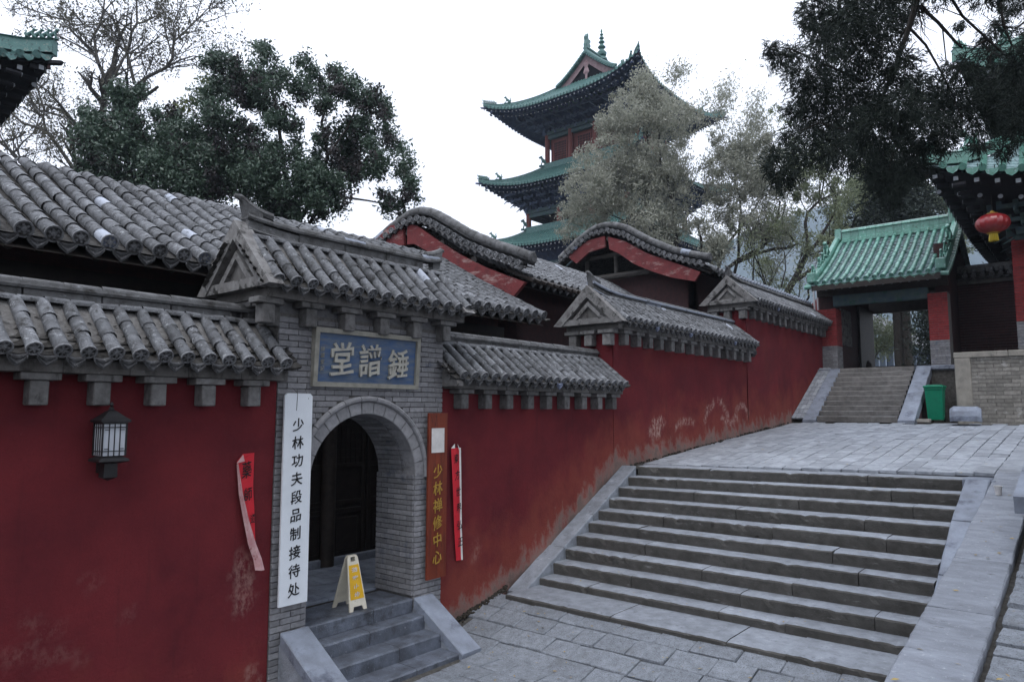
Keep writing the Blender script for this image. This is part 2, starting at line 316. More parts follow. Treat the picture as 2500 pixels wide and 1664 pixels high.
def tile_field(parent, o, u, wv, prof, n, sp, r, seg=.3, mats=('tile', 'tile_face', 'tile_pan'), limit=300, names=('roof_tile', 'eave_tile', 'drip_tile'), ends=True, pan_step=.11, start=0, jit=1, lim_end=120, lim_drip=120, skip=None, parts=True):
    """rows of barrel tiles over stepped pan tiles. o: point on the ridge line; u: along the eave; wv: horizontal, ridge to eave;
    prof: (distance along wv, height) from ridge to eave"""
    o = Vector(o); u = Vector(u).normalized(); wv = Vector(wv).normalized()
    pts = resample([(a, 0, z) for a, z in prof], seg); L_ = (pts[1]-pts[0]).length
    key = '%s_%.3f_%.3f' % (mats[0], r, L_)
    tm = tile_mesh('roof_tile_'+key, r, L_*1.02, mats[0]); te = tile_mesh('eave_tile_'+key, r, L_*1.02, mats[0], True, mats[1]); dm = drip_mesh('drip_tile_'+key, sp*.74, mats[1])
    T = []; E_ = []; D = []
    for i in range(start, n):
        b0 = o+u*(i*sp)
        for k in range(len(pts)-1):
            a, c = pts[k], pts[k+1]
            if skip and skip(i, k, len(pts)-1): continue
            A = b0+wv*a.x+Zv*a.z; d = (wv*(c.x-a.x)+Zv*(c.z-a.z)).normalized(); nrm = u.cross(d); nrm = nrm if nrm.z > 0 else -nrm
            dd = (d+u*random.uniform(-.04, .04)*jit+nrm*random.uniform(-.018, .018)*jit).normalized(); n2 = (nrm-dd*nrm.dot(dd)).normalized(); uu = dd.cross(n2)
            s = random.uniform(.96, 1.04) if jit else 1
            M = basis(uu, dd, n2, A+u*random.uniform(-.005, .005)*jit, (s, 1, s))
            (E_ if (k == len(pts)-2 and ends) else T).append((te if (k == len(pts)-2 and ends) else tm, M))
        if ends and i < n-1:
            A = b0+u*(sp/2)+wv*(pts[-1].x-.005)+Zv*(pts[-1].z-r*.75)
            uu = (u+Zv*random.uniform(-.06, .06)*jit).normalized(); zz = Zv+wv*random.uniform(.1, .3); zz = (zz-uu*zz.dot(uu)).normalized()
            D.append((dm, basis(uu, uu.cross(zz) if uu.cross(zz).dot(wv) > 0 else -uu.cross(zz), zz, A)))
    if parts:
        pieces(parent, names[0], T, limit)
        if E_: pieces(parent, names[1], E_, lim_end)
        if D: pieces(parent, names[2], D, lim_drip)
    else: joined(parent, names[0]+'_mass', T+E_+D)
    # pan tiles: curved stepped strips between the rows
    b = MB(); pp = resample([(a, 0, z) for a, z in prof], pan_step)
    for i in range(start-1, n):
        b0 = o+u*((i+.5)*sp)
        for k in range(len(pp)-1):
            a, c = pp[k], pp[k+1]
            if skip and skip(max(i, start), int(k*(len(pts)-1)/(len(pp)-1)), len(pts)-1): continue
            d = (wv*(c.x-a.x)+Zv*(c.z-a.z)).normalized(); nrm = u.cross(d); nrm = nrm if nrm.z > 0 else -nrm
            A = b0+wv*a.x+Zv*a.z-nrm*(r*.8)+u*random.uniform(-.006, .006)*jit; Bp = b0+wv*c.x+Zv*c.z-nrm*(r*.8)+u*random.uniform(-.006, .006)*jit
            lift = .018*random.uniform(.6, 1.5) if jit else .018
            ra = []; rb = []; rc = []
            for j in range(5):
                s = -1+j*.5; off = u*(s*sp*.48); cz = (s*s-1)*sp*.14
                ra.append(A+off+nrm*(cz-.006)); rb.append(Bp+off+nrm*(cz+lift)+d*.01); rc.append(Bp+off+nrm*(cz-.01)+d*.008)
            b.strip([ra, rb, rc])
    b.build('pan_tiles', mats[2], parent, kind='stuff')
mat('barge_pale', (.30, .22, .23), (.20, .13, .14), 3, .8, .2, 20, .1, [((.16, .05, .05), 5, .58, .1, one)])
mat('plaque_letter', (.42, .41, .36), (.3, .29, .26), 8, .8, .2, 40, 0)
mat('bracket_paint', (.10, .135, .21), (.06, .075, .13), 2.5, .8, .2, 20, .1, [((.2, .22, .22), 5, .6, .1, one)])
mat('bark_pale', (.085, .08, .075), (.04, .038, .036), 9, .95, .5, 30, 0)
mat('door_wood', (.026, .021, .019), (.012, .010, .009), 8, .45, .4, 30, .1)
mat('debris', (.12, .095, .06), (.05, .045, .03), 30, 1, 0, 1, 0)
mat('tile_rim', (.24, .248, .262), (.12, .123, .13), 30, .85, .5, 90, .25, [((.04, .04, .04), 20, .6, .1, one)])
mat('dark_slab', (.135, .155, .195), (.06, .066, .08), 5, .45, .5, 50, .1, [((.035, .038, .045), 3.5, .54, .14, one), ((.26, .28, .32), 22, .6, .12, one)], spec=.5)
# ------------------------------------------------------------------ ground, terrace, path
def gz(x):                                   # lower court floor
    return .04+max(0, min(x-6.7, 1.5))*.235
def tz(x): return 1.918+(x-11.5)*.0785        # terrace floor
def skew(i, y): return max(0, .8-.16*i)*max(0, 6.62-y)/5    # the upper steps swing away from the wall
YW = 6.96                                    # plane of the red walls and the gateway
g = MB(); g.strip([[(x, y, -.3 if -30 < x < 60 else -.3) for x in (-1500, -30, 60, 1500)] for y in (-1500, -30, 60, 1500)]); struct(g.build('ground', 'soil'))
g = MB(); xs = [-4, 0, 3, 6.7, 7.9]; g.strip([[(x, y, gz(x)-.035) for x in xs] for y in (.8, 7.1)]); low = struct(g.build('lower_court', 'joint'))
g = MB(); xs = [11.62, 20.7, 23.4]; g.strip([[(x+(skew(0, y) if x < 12 else 0), y, tz(min(x, 20.8))-.03) for x in xs+[60]] for y in (1.32, 3, 5, 6.62, 7.0)]); g.strip([[(x, y, tz(min(x, 20.8))-.03) for x in [12.9, 20.7, 23.4, 60]] for y in (-16, 1.32)]); ter = struct(g.build('terrace', 'joint'))
g2 = MB(); g2.box(12.5, 60, 1.33, 7.0, -.3, 1.88); g2.box(12.95, 60, -16, 1.325, -.3, 1.87); struct(g2.build('terrace_base', 'soil'))
def paver_mesh(name, lx, ly, m, th=.05, jit=.006, c=.008):
    b = MB(); b.cbox(-lx/2, lx/2, -ly/2, ly/2, -th, 0, c, jit=jit); return b.mesh(name, m)
it = []                                       # lower court: courses run with the steps
x = 3.2; vs = [paver_mesh('paver_v%d' % i, .335, .50, 'paver', jit=.006) for i in range(5)]+[paver_mesh('paver_s%d' % i, .335, .33, 'paver', jit=.006) for i in range(3)]
row = 0
while x < 7.84:
    y = 1.45+random.uniform(0, .3); row += 1
    while y < 6.98:
        k = random.randrange(8); ln = .50 if k < 5 else .33; wgap = .006
        ln2 = ln*random.uniform(.8, 1.15)
        if y+ln2 > 7.0: break
        xc = x+.17
        hid = (4.4 < xc < 6.60 and y+ln2 > 6.13)
        if not hid:
            sl = .235 if xc > 6.7 else 0
            M = Matrix.Translation((xc, y+ln2/2, gz(xc)+random.uniform(-.006, .008))) @ Matrix.Rotation(-math.atan(sl)+random.uniform(-.012, .012), 4, 'Y') @ Matrix.Rotation(random.uniform(-.012, .012), 4, 'X') @ Matrix.Rotation(random.uniform(-.02, .02), 4, 'Z') @ Matrix.Diagonal((1, ln2/ln, 1, 1))
            it.append((vs[k], M))
        y += ln2+wgap
    x += .342
pieces(low, 'paver', it)
it = []                                       # terrace: long bricks laid with the walls, in wavering courses
vs = [paver_mesh('tpaver_v%d' % i, .52, .255, 'terrace_paver', .05, .004, .005) for i in range(6)]
y = -10.0; row = 0
while y < 6.9:
    wd = random.choice((.25, .27, .3))
    if y < 1.36 < y+wd+.15: wd = 1.361-y
    x = 12.01+skew(0, y+wd/2) if y > 1.355 else 12.96; first = random.uniform(.35, 1)
    while x < 20.55:
        ln = .53*random.uniform(.75, 1.15)*first; first = 1
        yc = y+wd/2+.05*sin(x*.8+y*.3)*(min(1, max(0, y-1.36)) if y > 1 else 1)
        if x+ln < 20.7 and yc < 6.9 and not (yc < 2.9 and x > 22):
            M = Matrix.Translation((x+ln/2, yc, tz(x+ln/2)+random.uniform(-.004, .004))) @ Matrix.Rotation(-math.atan(.0785)+random.uniform(-.005, .005), 4, 'Y') @ Matrix.Rotation(random.uniform(-.008, .008), 4, 'X') @ Matrix.Rotation(.04*cos(x*.8+y*.3)+random.uniform(-.008, .008), 4, 'Z') @ Matrix.Diagonal(((ln-.007)/.52, (wd-.008)/.255, 1, 1))
            if inview((x, yc, tz(x)), 200): it.append((random.choice(vs), M))
        x += ln
    y += wd
pieces(ter, 'paver', it)

# ------------------------------------------------------------------ the broad stone steps
st = thing('stone_staircase', 'broad flight of ten worn stone steps climbing along the red wall to the terrace', 'stairs', (8.6, 4.2, .3))
b = MB(); b.box(8.72, 11.75, 1.3, 6.95, -.3, .3)
for i in range(10):
    b.box(8.62+.322*(9-i)+.05+max(0, .8-.16*i), 12.6, 1.5, 6.6, .25, 1.95-.162*i-.06)
b.build('step_core', 'soil', st)
for i in range(11):
    z = 1.95-.162*i if i < 10 else .385; xf = 11.5-.322*i if i < 10 else 7.88; dep = .37 if i < 10 else .86
    if i == 0: dep = .5
    cuts = [1.3 if i > 9 else 1.665]; tgt = [2.9, 4.2, 5.4] if i % 2 else [2.6, 3.9, 5.2]
    cuts += [t+random.uniform(-.45, .45) for t in tgt]+[6.63 if i < 10 else 6.68]
    for a, c in zip(cuts, cuts[1:]):
        b = MB(); d0 = random.uniform(-.012, .012); dz = random.uniform(-.006, .006); n = max(3, int((c-a)/.07))
        prof = [(xf+d0+.012, z-.19), (xf+d0+.004, z-.1), (xf+d0, z-.022), (xf+d0+.018, z-.003), (xf+.12, z+.002), (xf+dep, z+.001)]
        rows = []
        for j in range(n+1):
            yy = a+.004+(c-a-.008)*j/n
            chip = random.random() < .05; cx_, cz_ = (random.uniform(.01, .03), random.uniform(.008, .022)) if chip else (0, 0)
            rows.append([(px+skew(i, yy)+random.uniform(-.0025, .0025)*(1 if k < 5 else 0)+cx_*(k in (2, 3)), yy, pz+dz+random.uniform(-.003, .003)*(1 if k < 5 else 0)-.006*(k == 3)*random.random()-cz_*(k in (2, 3))) for k, (px, pz) in enumerate(prof)])
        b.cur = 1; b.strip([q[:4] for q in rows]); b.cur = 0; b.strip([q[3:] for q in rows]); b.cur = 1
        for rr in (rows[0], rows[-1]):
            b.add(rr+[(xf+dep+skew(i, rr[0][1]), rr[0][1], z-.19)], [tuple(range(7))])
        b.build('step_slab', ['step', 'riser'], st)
def slope_stone(parent, x0, z0, x1, z1, ya, yb, th, name='ramp_stone', m='slab', n=6, jit=.004):
    b = MB(); rows = []
    for j in range(n+1):
        t = j/n; x = x0+(x1-x0)*t; z = z0+(z1-z0)*t; rj = lambda: random.uniform(-jit, jit)
        rows.append([(x, ya, z-th), (x, ya+rj(), z-.012), (x, ya+.012, z+rj()), (x, (ya+yb)/2, z+rj()), (x, yb-.012, z+rj()), (x, yb+rj(), z-.012), (x, yb, z-th)])
    b.strip(rows); b.add(rows[0], [tuple(range(7))]); b.add(rows[-1], [tuple(range(7))[::-1]])
    return b.build(name, m, parent)
rx = [8.2, 9.22, 10.05, 10.85, 11.47]
for a, c in zip(rx, rx[1:]):
    f = lambda x: .34+(x-8.2)*(1.955-.34)/(11.47-8.2)
    slope_stone(st, a+.01, f(a), c-.01, f(c), 6.63, 6.93, .3, m='step')
for a, c in ((12.28, 10.9), (10.88, 9.8), (9.78, 8.7)):
    f = lambda x: np.interp(x, [8.45, 10.3, 11.3, 12.28], [.42, 1.28, 1.72, 1.965])
    slope_stone(st, c+.004, f(c), a-.004, f(a), 1.36, 1.66, .3, m='slab')
b = MB(); b.cbox(12.29, 12.98, 1.30, 1.36, 1.4, 1.958, .006); b.build('edge_slab', 'slab', st)
b = MB(); b.cbox(12.27, 13.0, 1.365, 1.70, 1.4, 1.962, .006); b.build('edge_slab', 'slab', st)
# ------------------------------------------------------------------ sloping path on the right with its kerb slabs
def pz(x): return 1.05+.125*(x-5.87)+max(0, x-9.5)*.03
pr = thing('stone_parapet', 'row of wide grey stone slabs edging the sloping path right of the steps', 'parapet', (6, 1.1, .5))
cuts = [0.5, 2.9, 4.9, 6.4, 7.35, 8.86, 11.2, 12.9]
for a, c in zip(cuts, cuts[1:]):
    slope_stone(pr, a+.006, pz(a)+random.uniform(-.006, .006), c-.006, pz(c)+random.uniform(-.006, .006), .84+random.uniform(-.015, .01), 1.35, .16, 'parapet_slab', 'slab_mark', 10, .006)
b = MB(); n = 12
b.prism([(.5, -.3), (12.9, -.3), (12.9, pz(12.9)-.15), (.5, pz(.5)-.15)], lambda a, z: (a, .9, z), lambda a, z: (a, 1.34, z)); b.build('parapet_core', 'brick', pr)
g = MB(); g.strip([[(x, y, pz(x)-.10) for x in (-2, 3, 8, 9.5, 13)] for y in (-6, .86)]); pth = struct(g.build('path', 'joint'))
it = []; vs = [paver_mesh('ppaver_v%d' % i, .22, .44, 'paver', .06, .008, .012) for i in range(5)]
x = 4.6
while x < 13:
    y = .80; wd = random.uniform(.17, .27)
    while y > -.9:
        ln = random.uniform(.34, .5)
        M = Matrix.Translation((x+wd/2, y-ln/2, pz(x+wd/2)-.035+random.uniform(-.014, .012))) @ Matrix.Rotation(-math.atan(.125)+random.uniform(-.03, .03), 4, 'Y') @ Matrix.Rotation(random.uniform(-.05, .05), 4, 'Z') @ Matrix.Diagonal(((wd-.02)/.22, (ln-.02)/.44, 1, 1))
        if inview((x, y-ln/2, pz(x)), 100): it.append((random.choice(vs), M))
        y -= ln
    x += wd
pieces(pth, 'paver', it)
# grit, and fallen leaves
def scatter(name, m, n, fn, size, parent=None, curl=.3):
    b = MB()
    for _ in range(n):
        p = Vector(fn()); a = random.uniform(0, 2*pi); s = size*random.uniform(.5, 1.3); d = Vector((cos(a), sin(a), 0)); e = Vector((-sin(a), cos(a), 0)); h = s*curl*random.random()
        b.add([p-d*s, p+e*s*.4+Zv*h, p+d*s+Zv*h*.6, p-e*s*.4+Zv*h*.2], [(0, 3, 2, 1)])
    return b.build(name, m, parent)
def f_low():
    x = random.uniform(4.8, 7.8); return (x, random.uniform(1.6, 6.9), gz(x)+.012)
def f_step():
    i = random.randrange(10); y = random.uniform(1.7, 6.5); return (11.5-.322*i+skew(i, y)+random.uniform(.03, .25), y, 1.95-.162*i+.01)
def f_ter():
    x = random.uniform(12, 20); return (x, random.uniform(-1, 6.8), tz(x)+.016)
def f_par():
    x = random.uniform(4.5, 12); return (x, random.uniform(.3, 1.3), pz(x)+.01)
lv = MB()
o = scatter('fallen_leaves', 'fallen', 1, f_low, .02)
bpy.data.objects.remove(o)
b = MB()
for fn, n, s in ((f_low, 170, .024), (f_step, 90, .02), (f_ter, 70, .034), (f_par, 46, .03)):
    for _ in range(n):
        p = Vector(fn()); a = random.uniform(0, 2*pi); q = s*random.uniform(.5, 1.3); d = Vector((cos(a), sin(a), 0)); e = Vector((-sin(a), cos(a), 0)); h = q*.35*random.random()
        b.add([p-d*q, p+e*q*.4+Zv*h, p+d*q+Zv*h*.6, p-e*q*.4+Zv*h*.2], [(0, 3, 2, 1)])
o = b.build('fallen_leaves', 'fallen'); o['kind'] = 'stuff'; o['label'] = 'small dry yellow leaves scattered over the paving and steps'; o['category'] = 'leaves'
b = MB()                                       # rubble and dirt at the foot of the wall
for _ in range(500):
    x = random.choice((random.uniform(6.9, 8.2), random.uniform(11.4, 20.5))); z = gz(x) if x < 9 else tz(x)
    s = random.uniform(.006, .022); p = (x, YW-abs(random.gauss(0, .05))-.01, z); b.cbox(p[0]-s, p[0]+s, p[1]-s, p[1]+s, z-.01, z+s*random.uniform(.6, 1.4), s*.4)
o = b.build('dirt_line', 'soil'); o['kind'] = 'stuff'; o['label'] = 'dark dirt and grit along the foot of the red wall'; o['category'] = 'dirt'

# ------------------------------------------------------------------ red walls with their tiled copings
def seg_dist(p, a, c):
    ax, az = a; cx, cz = c; dx, dz = cx-ax, cz-az; t = max(0, min(1, ((p[0]-ax)*dx+(p[1]-az)*dz)/(dx*dx+dz*dz+1e-9)))
    return math.hypot(p[0]-ax-dx*t, p[1]-az-dz*t)
SCR = [[(12.62, 2.62), (12.72, 2.71), (13.04, 2.79), (13.14, 2.74), (13.04, 2.65), (12.71, 2.62)], [(12.59, 2.62), (12.61, 2.51), (12.77, 2.46), (12.97, 2.51)], [(12.84, 2.65), (13.03, 2.54)],
 [(15.09, 2.75), (15.22, 2.98), (15.48, 3.02), (15.57, 3.14)], [(15.87, 3.22), (16.13, 3.07), (16.34, 2.81)], [(16.76, 2.85), (16.96, 3.02), (17.31, 3.1), (17.6, 2.96), (17.64, 2.85)], [(16.02, 2.74), (16.56, 2.66), (16.94, 2.77)], [(13.72, 2.64), (14.16, 2.73), (14.53, 2.72)], [(3.98, 1.45), (4.0, .95), (4.06, .9)], [(4.07, 1.4), (4.1, 1.0)], [(7.56, 1.05), (7.58, .9)], [(2.1, 1.2), (2.35, 1.08)], [(2.55, 1.5), (2.6, 1.44)], [(4.15, .3), (4.2, .1)], [(2.9, 1.1), (2.92, 1.08)], [(1.9, 1.0), (2.5, .85)], [(4.72, 1.5), (4.74, 1.3)]]
def red_mat():
    m = bpy.data.materials.new('red_plaster'); m.use_nodes = True; MATS['red_plaster'] = m
    t = m.node_tree; N = t.nodes.new; L = t.links.new; b = t.nodes['Principled BSDF']; b.inputs['Roughness'].default_value = .9; b.inputs['Specular IOR Level'].default_value = .2
    geo = N('ShaderNodeNewGeometry')
    def noise(s, st=(1, 1, 1), d=6, r=.65):
        mp = N('ShaderNodeMapping'); mp.inputs['Scale'].default_value = st; L(geo.outputs['Position'], mp.inputs[0]); n = N('ShaderNodeTexNoise'); n.inputs['Scale'].default_value = s; n.inputs['Detail'].default_value = d; n.inputs['Roughness'].default_value = r; L(mp.outputs[0], n.inputs[0]); return n.outputs[0]
    def rng_(i, a, c, lo=0, hi=1):
        r = N('ShaderNodeMapRange'); L(i, r.inputs[0]); r.inputs[1].default_value = a; r.inputs[2].default_value = c; r.inputs[3].default_value = lo; r.inputs[4].default_value = hi; return r.outputs[0]
    def mix(f, a, c):
        x = N('ShaderNodeMix'); x.data_type = 'RGBA'; L(f, x.inputs[0])
        if isinstance(a, tuple): x.inputs[6].default_value = (*a, 1)
        else: L(a, x.inputs[6])
        x.inputs[7].default_value = (*c, 1); return x.outputs[2]
    def math_(op, a, c):
        x = N('ShaderNodeMath'); x.operation = op
        for i, q in enumerate((a, c)):
            if isinstance(q, (int, float)): x.inputs[i].default_value = q
            else: L(q, x.inputs[i])
        return x.outputs[0]
    col = mix(rng_(noise(1.3), .35, .65), (.145, .0195, .024), (.093, .013, .018))
    col = mix(rng_(noise(90, d=3), .52, .72, 0, .55), col, (.08, .012, .014))
    col = mix(rng_(noise(1.1, (1, 1, .6)), .56, .72, 0, .45), col, (.155, .032, .024))
    col = mix(rng_(noise(2.2, (2.6, 2.6, .22), 7, .7), .57, .75, 0, .5), col, (.055, .012, .015))
    col = mix(rng_(noise(5.5, (1.6, 1.6, 1), 8, .75), .66, .74, 0, .55), col, (.19, .085, .075))
    at_ = N('ShaderNodeAttribute'); at_.attribute_name = 'height'; h = at_.outputs['Fac']
    hn = math_('ADD', h, math_('MULTIPLY', math_('SUBTRACT', noise(2.2, (1, 1, .8)), .5), 2.4))
    col = mix(rng_(hn, 1.1, .25, 0, .55), col, (.23, .058, .038))
    hn2 = math_('ADD', h, math_('MULTIPLY', math_('SUBTRACT', noise(5, (1, 1, .55), 8, .7), .5), 1.3))
    col = mix(rng_(hn2, .26, .04, 0, .72), col, (.24, .17, .15))
    col = mix(rng_(hn2, .12, -.05, 0, .6), col, (.09, .08, .07))
    s = N('ShaderNodeAttribute'); s.attribute_name = 'scuff'
    col = mix(math_('MULTIPLY', s.outputs['Fac'], rng_(noise(17, (1, 1, .6), 8, .75), .44, .58)), col, (.36, .23, .20))
    L(col, b.inputs['Base Color'])
    bp = N('ShaderNodeBump'); bp.inputs['Strength'].default_value = .35; bp.inputs['Distance'].default_value = .03; L(noise(24, d=7), bp.inputs['Height']); L(bp.outputs[0], b.inputs['Normal'])
red_mat()
def base_z(x):
    if x < 4.4: return -.7
    if x < 6.7: return .0
    if x < 8.25: return gz(x)
    if x < 11.4: return .36+(x-8.25)*.52
    return tz(x)+.05
def wall_body(parent, x0, x1, ztop, y1=7.7):
    res = .07; nx = int((x1-x0)/res); zb = -.05 if x0 < 6 else -.05; nz = int((ztop-zb)/res)
    vs = []; hh = []; sc_ = []
    for j in range(nz+1):
        for i in range(nx+1):
            x = x0+(x1-x0)*i/nx; z = zb+(ztop-zb)*j/nz; hg = z-base_z(x)
            y = YW+.012*sin(x*1.7+z)+.008*sin(x*4.1-z*2.3)-.05*max(0, .35-hg)*max(0, .35-hg)*6*(.5+.5*sin(x*5))
            vs.append((x, min(y, YW+.02), z)); hh.append(hg)
            d = min(min(seg_dist((x+.03*sin(z*30), z+.03*sin(x*23)), a, c) for a, c in zip(pl, pl[1:])) for pl in SCR)
            sc_.append(max(0, min(1, (.085-d)/.05))*(1 if x > 11 else (.4 if x > 3.9 else .14)))
    fs = [(j*(nx+1)+i, j*(nx+1)+i+1, (j+1)*(nx+1)+i+1, (j+1)*(nx+1)+i) for j in range(nz) for i in range(nx)]
    o = len(vs)
    for (x, y, z) in ((x0, YW, zb), (x1, YW, zb), (x1, YW, ztop), (x0, YW, ztop), (x0, y1, zb), (x1, y1, zb), (x1, y1, ztop), (x0, y1, ztop)): vs.append((x, y, z)); hh.append(max(1.5, z)); sc_.append(0)
    fs += [(o, o+4, o+7, o+3), (o+1, o+2, o+6, o+5), (o+4, o+5, o+6, o+7)]
    me = bpy.data.meshes.new('wall_face'); me.from_pydata(vs, [], fs); me.materials.append(MATS['red_plaster'])
    a = me.attributes.new('height', 'FLOAT', 'POINT'); a.data.foreach_set('value', hh)
    a = me.attributes.new('scuff', 'FLOAT', 'POINT'); a.data.foreach_set('value', sc_)
    me.polygons.foreach_set('use_smooth', [True]*len(me.polygons)); me.update()
    return link('wall_face', me, parent)
YC = 7.33
def ridge_stack(parent, xa, xb, zr, yc=YC, h=.30, seg=.33, mats='ridge', tube=.052, bend=None):
    """stacked ridge: roll course, mouldings, brick band, half-round top; parts laid end to end"""
    bend = bend or (lambda x: 0)
    n = max(1, round((xb-xa)/seg)); tiles = []
    b = MB(); l = (xb-xa)/n
    rows = [[(x, tube*cos(a)*1.15, tube*sin(a)*(1-.06*(x > l*.9))) for a in [R(-20)+R(220)*k/8 for k in range(9)]] for x in (0, l*.93, l*.96, l)]
    for k in range(len(rows)): rows[k] = [(p[0], p[1]*(1 if k < 2 else .93), p[2]*(1 if k < 2 else .93)) for p in rows[k]]
    b.strip(rows); tm = b.mesh('ridge_tile', mats, True)
    b = MB(); b.cbox(.006, l*2-.006, -.058, .058, 0, .105, .006, jit=.002); bm = b.mesh('ridge_brick', mats)
    T = []; B_ = []
    for i in range(n):
        x = xa+i*l; dz = bend(x+l/2)
        T.append((tm, Matrix.Translation((x, yc, zr-tube+dz+random.uniform(-.003, .003))) @ Matrix.Rotation(-atan2(bend(x+l)-bend(x), l), 4, 'Y')))
        if i % 2 == 0 and i+1 < n: B_.append((bm, Matrix.Translation((x, yc+random.uniform(-.004, .004), zr-tube-.155+dz)) @ Matrix.Rotation(-atan2(bend(x+2*l)-bend(x), 2*l), 4, 'Y')))
    pieces(parent, 'ridge_tile', T); pieces(parent, 'ridge_brick', B_)
    b = MB(); xs = [xa+(xb-xa)*k/24 for k in range(25)]
    for (z0, z1, hw) in ((-tube-.05, -tube, .082), (-tube-.185, -tube-.155, .085), (-tube-.32, -tube-.185, .045)):
        b.strip([[(x, yc-hw, zr+z0+bend(x)), (x, yc-hw-.008, zr+(z0+z1)/2+bend(x)), (x, yc-hw, zr+z1+bend(x)), (x, yc+hw, zr+z1+bend(x)), (x, yc+hw, zr+z0+bend(x))] for x in xs])
        b.add([(xa, yc-hw, zr+z0+bend(xa)), (xa, yc+hw, zr+z0+bend(xa)), (xa, yc+hw, zr+z1+bend(xa)), (xa, yc-hw, zr+z1+bend(xa))], [(0, 1, 2, 3)]); b.add([(xb, yc-hw, zr+z0+bend(xb)), (xb, yc+hw, zr+z0+bend(xb)), (xb, yc+hw, zr+z1+bend(xb)), (xb, yc-hw, zr+z1+bend(xb))], [(3, 2, 1, 0)])
    b.build('ridge_moulding', mats, parent)
def coping(parent, x0, x1, zc, rows_x0, nrows, sp=.2105, corb0=None, ncorb=0, csp=.49, tall=0, fascia=True, gable_left=False, ridge=(None, None), bend=None, gable_right=False, zr=None):
    """zc: height of the eave tile centres"""
    k = 1+tall; ztop = zc+.42*k+.02; zr = zr or zc+.68
    yE = 6.64; prof = [(.14, ztop-zc), (YC-yE, 0)]
    tile_field(parent, (rows_x0, YC, zc), (1, 0, 0), (0, -1, 0), prof, nrows, sp, .06, seg=.24 if not tall else .25)
    tile_field(parent, (rows_x0, YC, zc), (1, 0, 0), (0, 1, 0), [prof[0], (.60, prof[0][1]*.13)], nrows, sp, .06, seg=.24, parts=False, names=('rear_tile', '', ''))
    b = MB()                                     # little rolls where each row meets the ridge
    rl = []
    b.strip([[(x, .045*cos(a), .045*sin(a)) for a in [R(-10)+R(200)*q/7 for q in range(8)]] for x in (-sp*.47, 0, sp*.47)]); rm = b.mesh('ridge_roll', 'tile', True)
    for i in range(nrows-1): rl.append((rm, Matrix.Translation((rows_x0+(i+.5)*sp, YC-.13, ztop+.02+random.uniform(-.006, .006))) @ Matrix.Rotation(random.uniform(-.08, .08), 4, 'Y')))
    pieces(parent, 'ridge_roll', rl)
    b = MB(); b.prism([(6.72, zc-.05), (7.94, zc-.05), (7.46, ztop-.01), (7.2, ztop-.01)], lambda y, z: (x0, y, z), lambda y, z: (x1, y, z)); b.build('coping_core', 'mortar', parent)
    # cornice: tie course, then fascia stones
    fs = []; n = max(1, round((x1-x0)/.55)); l = (x1-x0)/n
    b = MB(); b.cbox(0.002, l-.002, 0, 1.16, 0, .11, .006, jit=.002); fm = b.mesh('cornice_stone', 'cornice')
    for i in range(n): fs.append((fm, Matrix.Translation((x0+i*l, 6.75+random.uniform(-.004, .004), zc-.185))))
    pieces(parent, 'cornice_stone', fs)
    b = MB(); b.box(x0+.01, x1-.01, 6.70, 7.96, zc-.072, zc-.045); b.build('eave_course', 'tile_pan', parent)
    if ncorb:
        b = MB(); b.cbox(-.15, .15, 0, .2, -.06, 0, .006); b.cbox(-.07, .07, .03, .2, -.27, -.062, .01); cm = b.mesh('corbel', 'corbel')
        for i in range(ncorb):
            link('corbel', cm, parent, Matrix.Translation((corb0+i*csp+random.uniform(-.01, .01), 6.77, zc-.188)) @ Matrix.Rotation(random.uniform(-.01, .01), 4, 'Y'))
def gable(parent, x, zc, zapex, yl=6.66, s=-1):
    """gable end: two raking plaster boards, tie board, sunk field with a small raised triangle"""
    yb = 2*YC-yl; zb = zc-.06; t = .10
    def board(pts, xa, xb, nm, m='plaster'):
        b = MB(); b.prism(pts, lambda y, z: (xa, y, z), lambda y, z: (xb, y, z)); return b.build(nm, m, parent)
    xa, xb = (x-.02, x+.16) if s < 0 else (x-.16, x+.02)
    for q in (-1, 1):
        e = YC+q*(YC-yl)
        board([(YC, zapex), (e+q*.10, zb-.01), (e-q*.09, zb-.03), (YC, zapex-.22)][::q], xa, xb, 'rake_board')
    board([(yl+.08, zb-.02), (yb-.08, zb-.02), (yb-.12, zb+.09), (yl+.12, zb+.09)], xa+.015, xb, 'tie_board')
    board([(yl+.15, zb+.02), (yb-.15, zb+.02), (YC, zapex-.24)], xa+.09, xb+.05, 'gable_field', 'cornice')
    hz = (zapex-zb)*.30
    for q in (-1, 1):
        board([(YC, zb+.12+hz*1.35), (YC+q*.34, zb+.10), (YC+q*.24, zb+.10), (YC, zb+.12+hz*.95)][::q], xa+.04, xb, 'inner_rake')
def finial(parent, x, z, s, size=1, m='ridge', yc=YC):
    b = MB(); pts = [(x-s*.30*size, z-.02), (x-s*.12*size, z+.01), (x+s*.02*size, z+.07*size), (x+s*.10*size, z+.13*size), (x+s*.17*size, z+.135*size)]
    b.tube([(a, yc, c) for a, c in pts], [.05, .052, .05, .04, .022], 8)
    b.prism([(x-s*.16*size, z-.02), (x+s*.09*size, z+.09*size), (x-s*.02*size, z-.30), (x-s*.16*size, z-.30)][::s], lambda a, c: (a, yc-.05, c), lambda a, c: (a, yc+.05, c))
    b.build('ridge_finial', m, parent, True)
def side_corbels(parent, x, zc, ys):
    b = MB(); b.cbox(0, .2, -.165, .165, -.065, 0, .006); b.cbox(.03, .2, -.085, .085, -.285, -.067, .01); cm = b.mesh('corbel', 'corbel')
    for y in ys: link('corbel', cm, parent, Matrix.Translation((x, y, zc-.188)))
ZW = 3.453
W1 = thing('red_wall', 'nearest dark red plaster wall with tiled coping, left of the grey brick gateway', 'wall', (1, YW, 0), 'red temple walls')
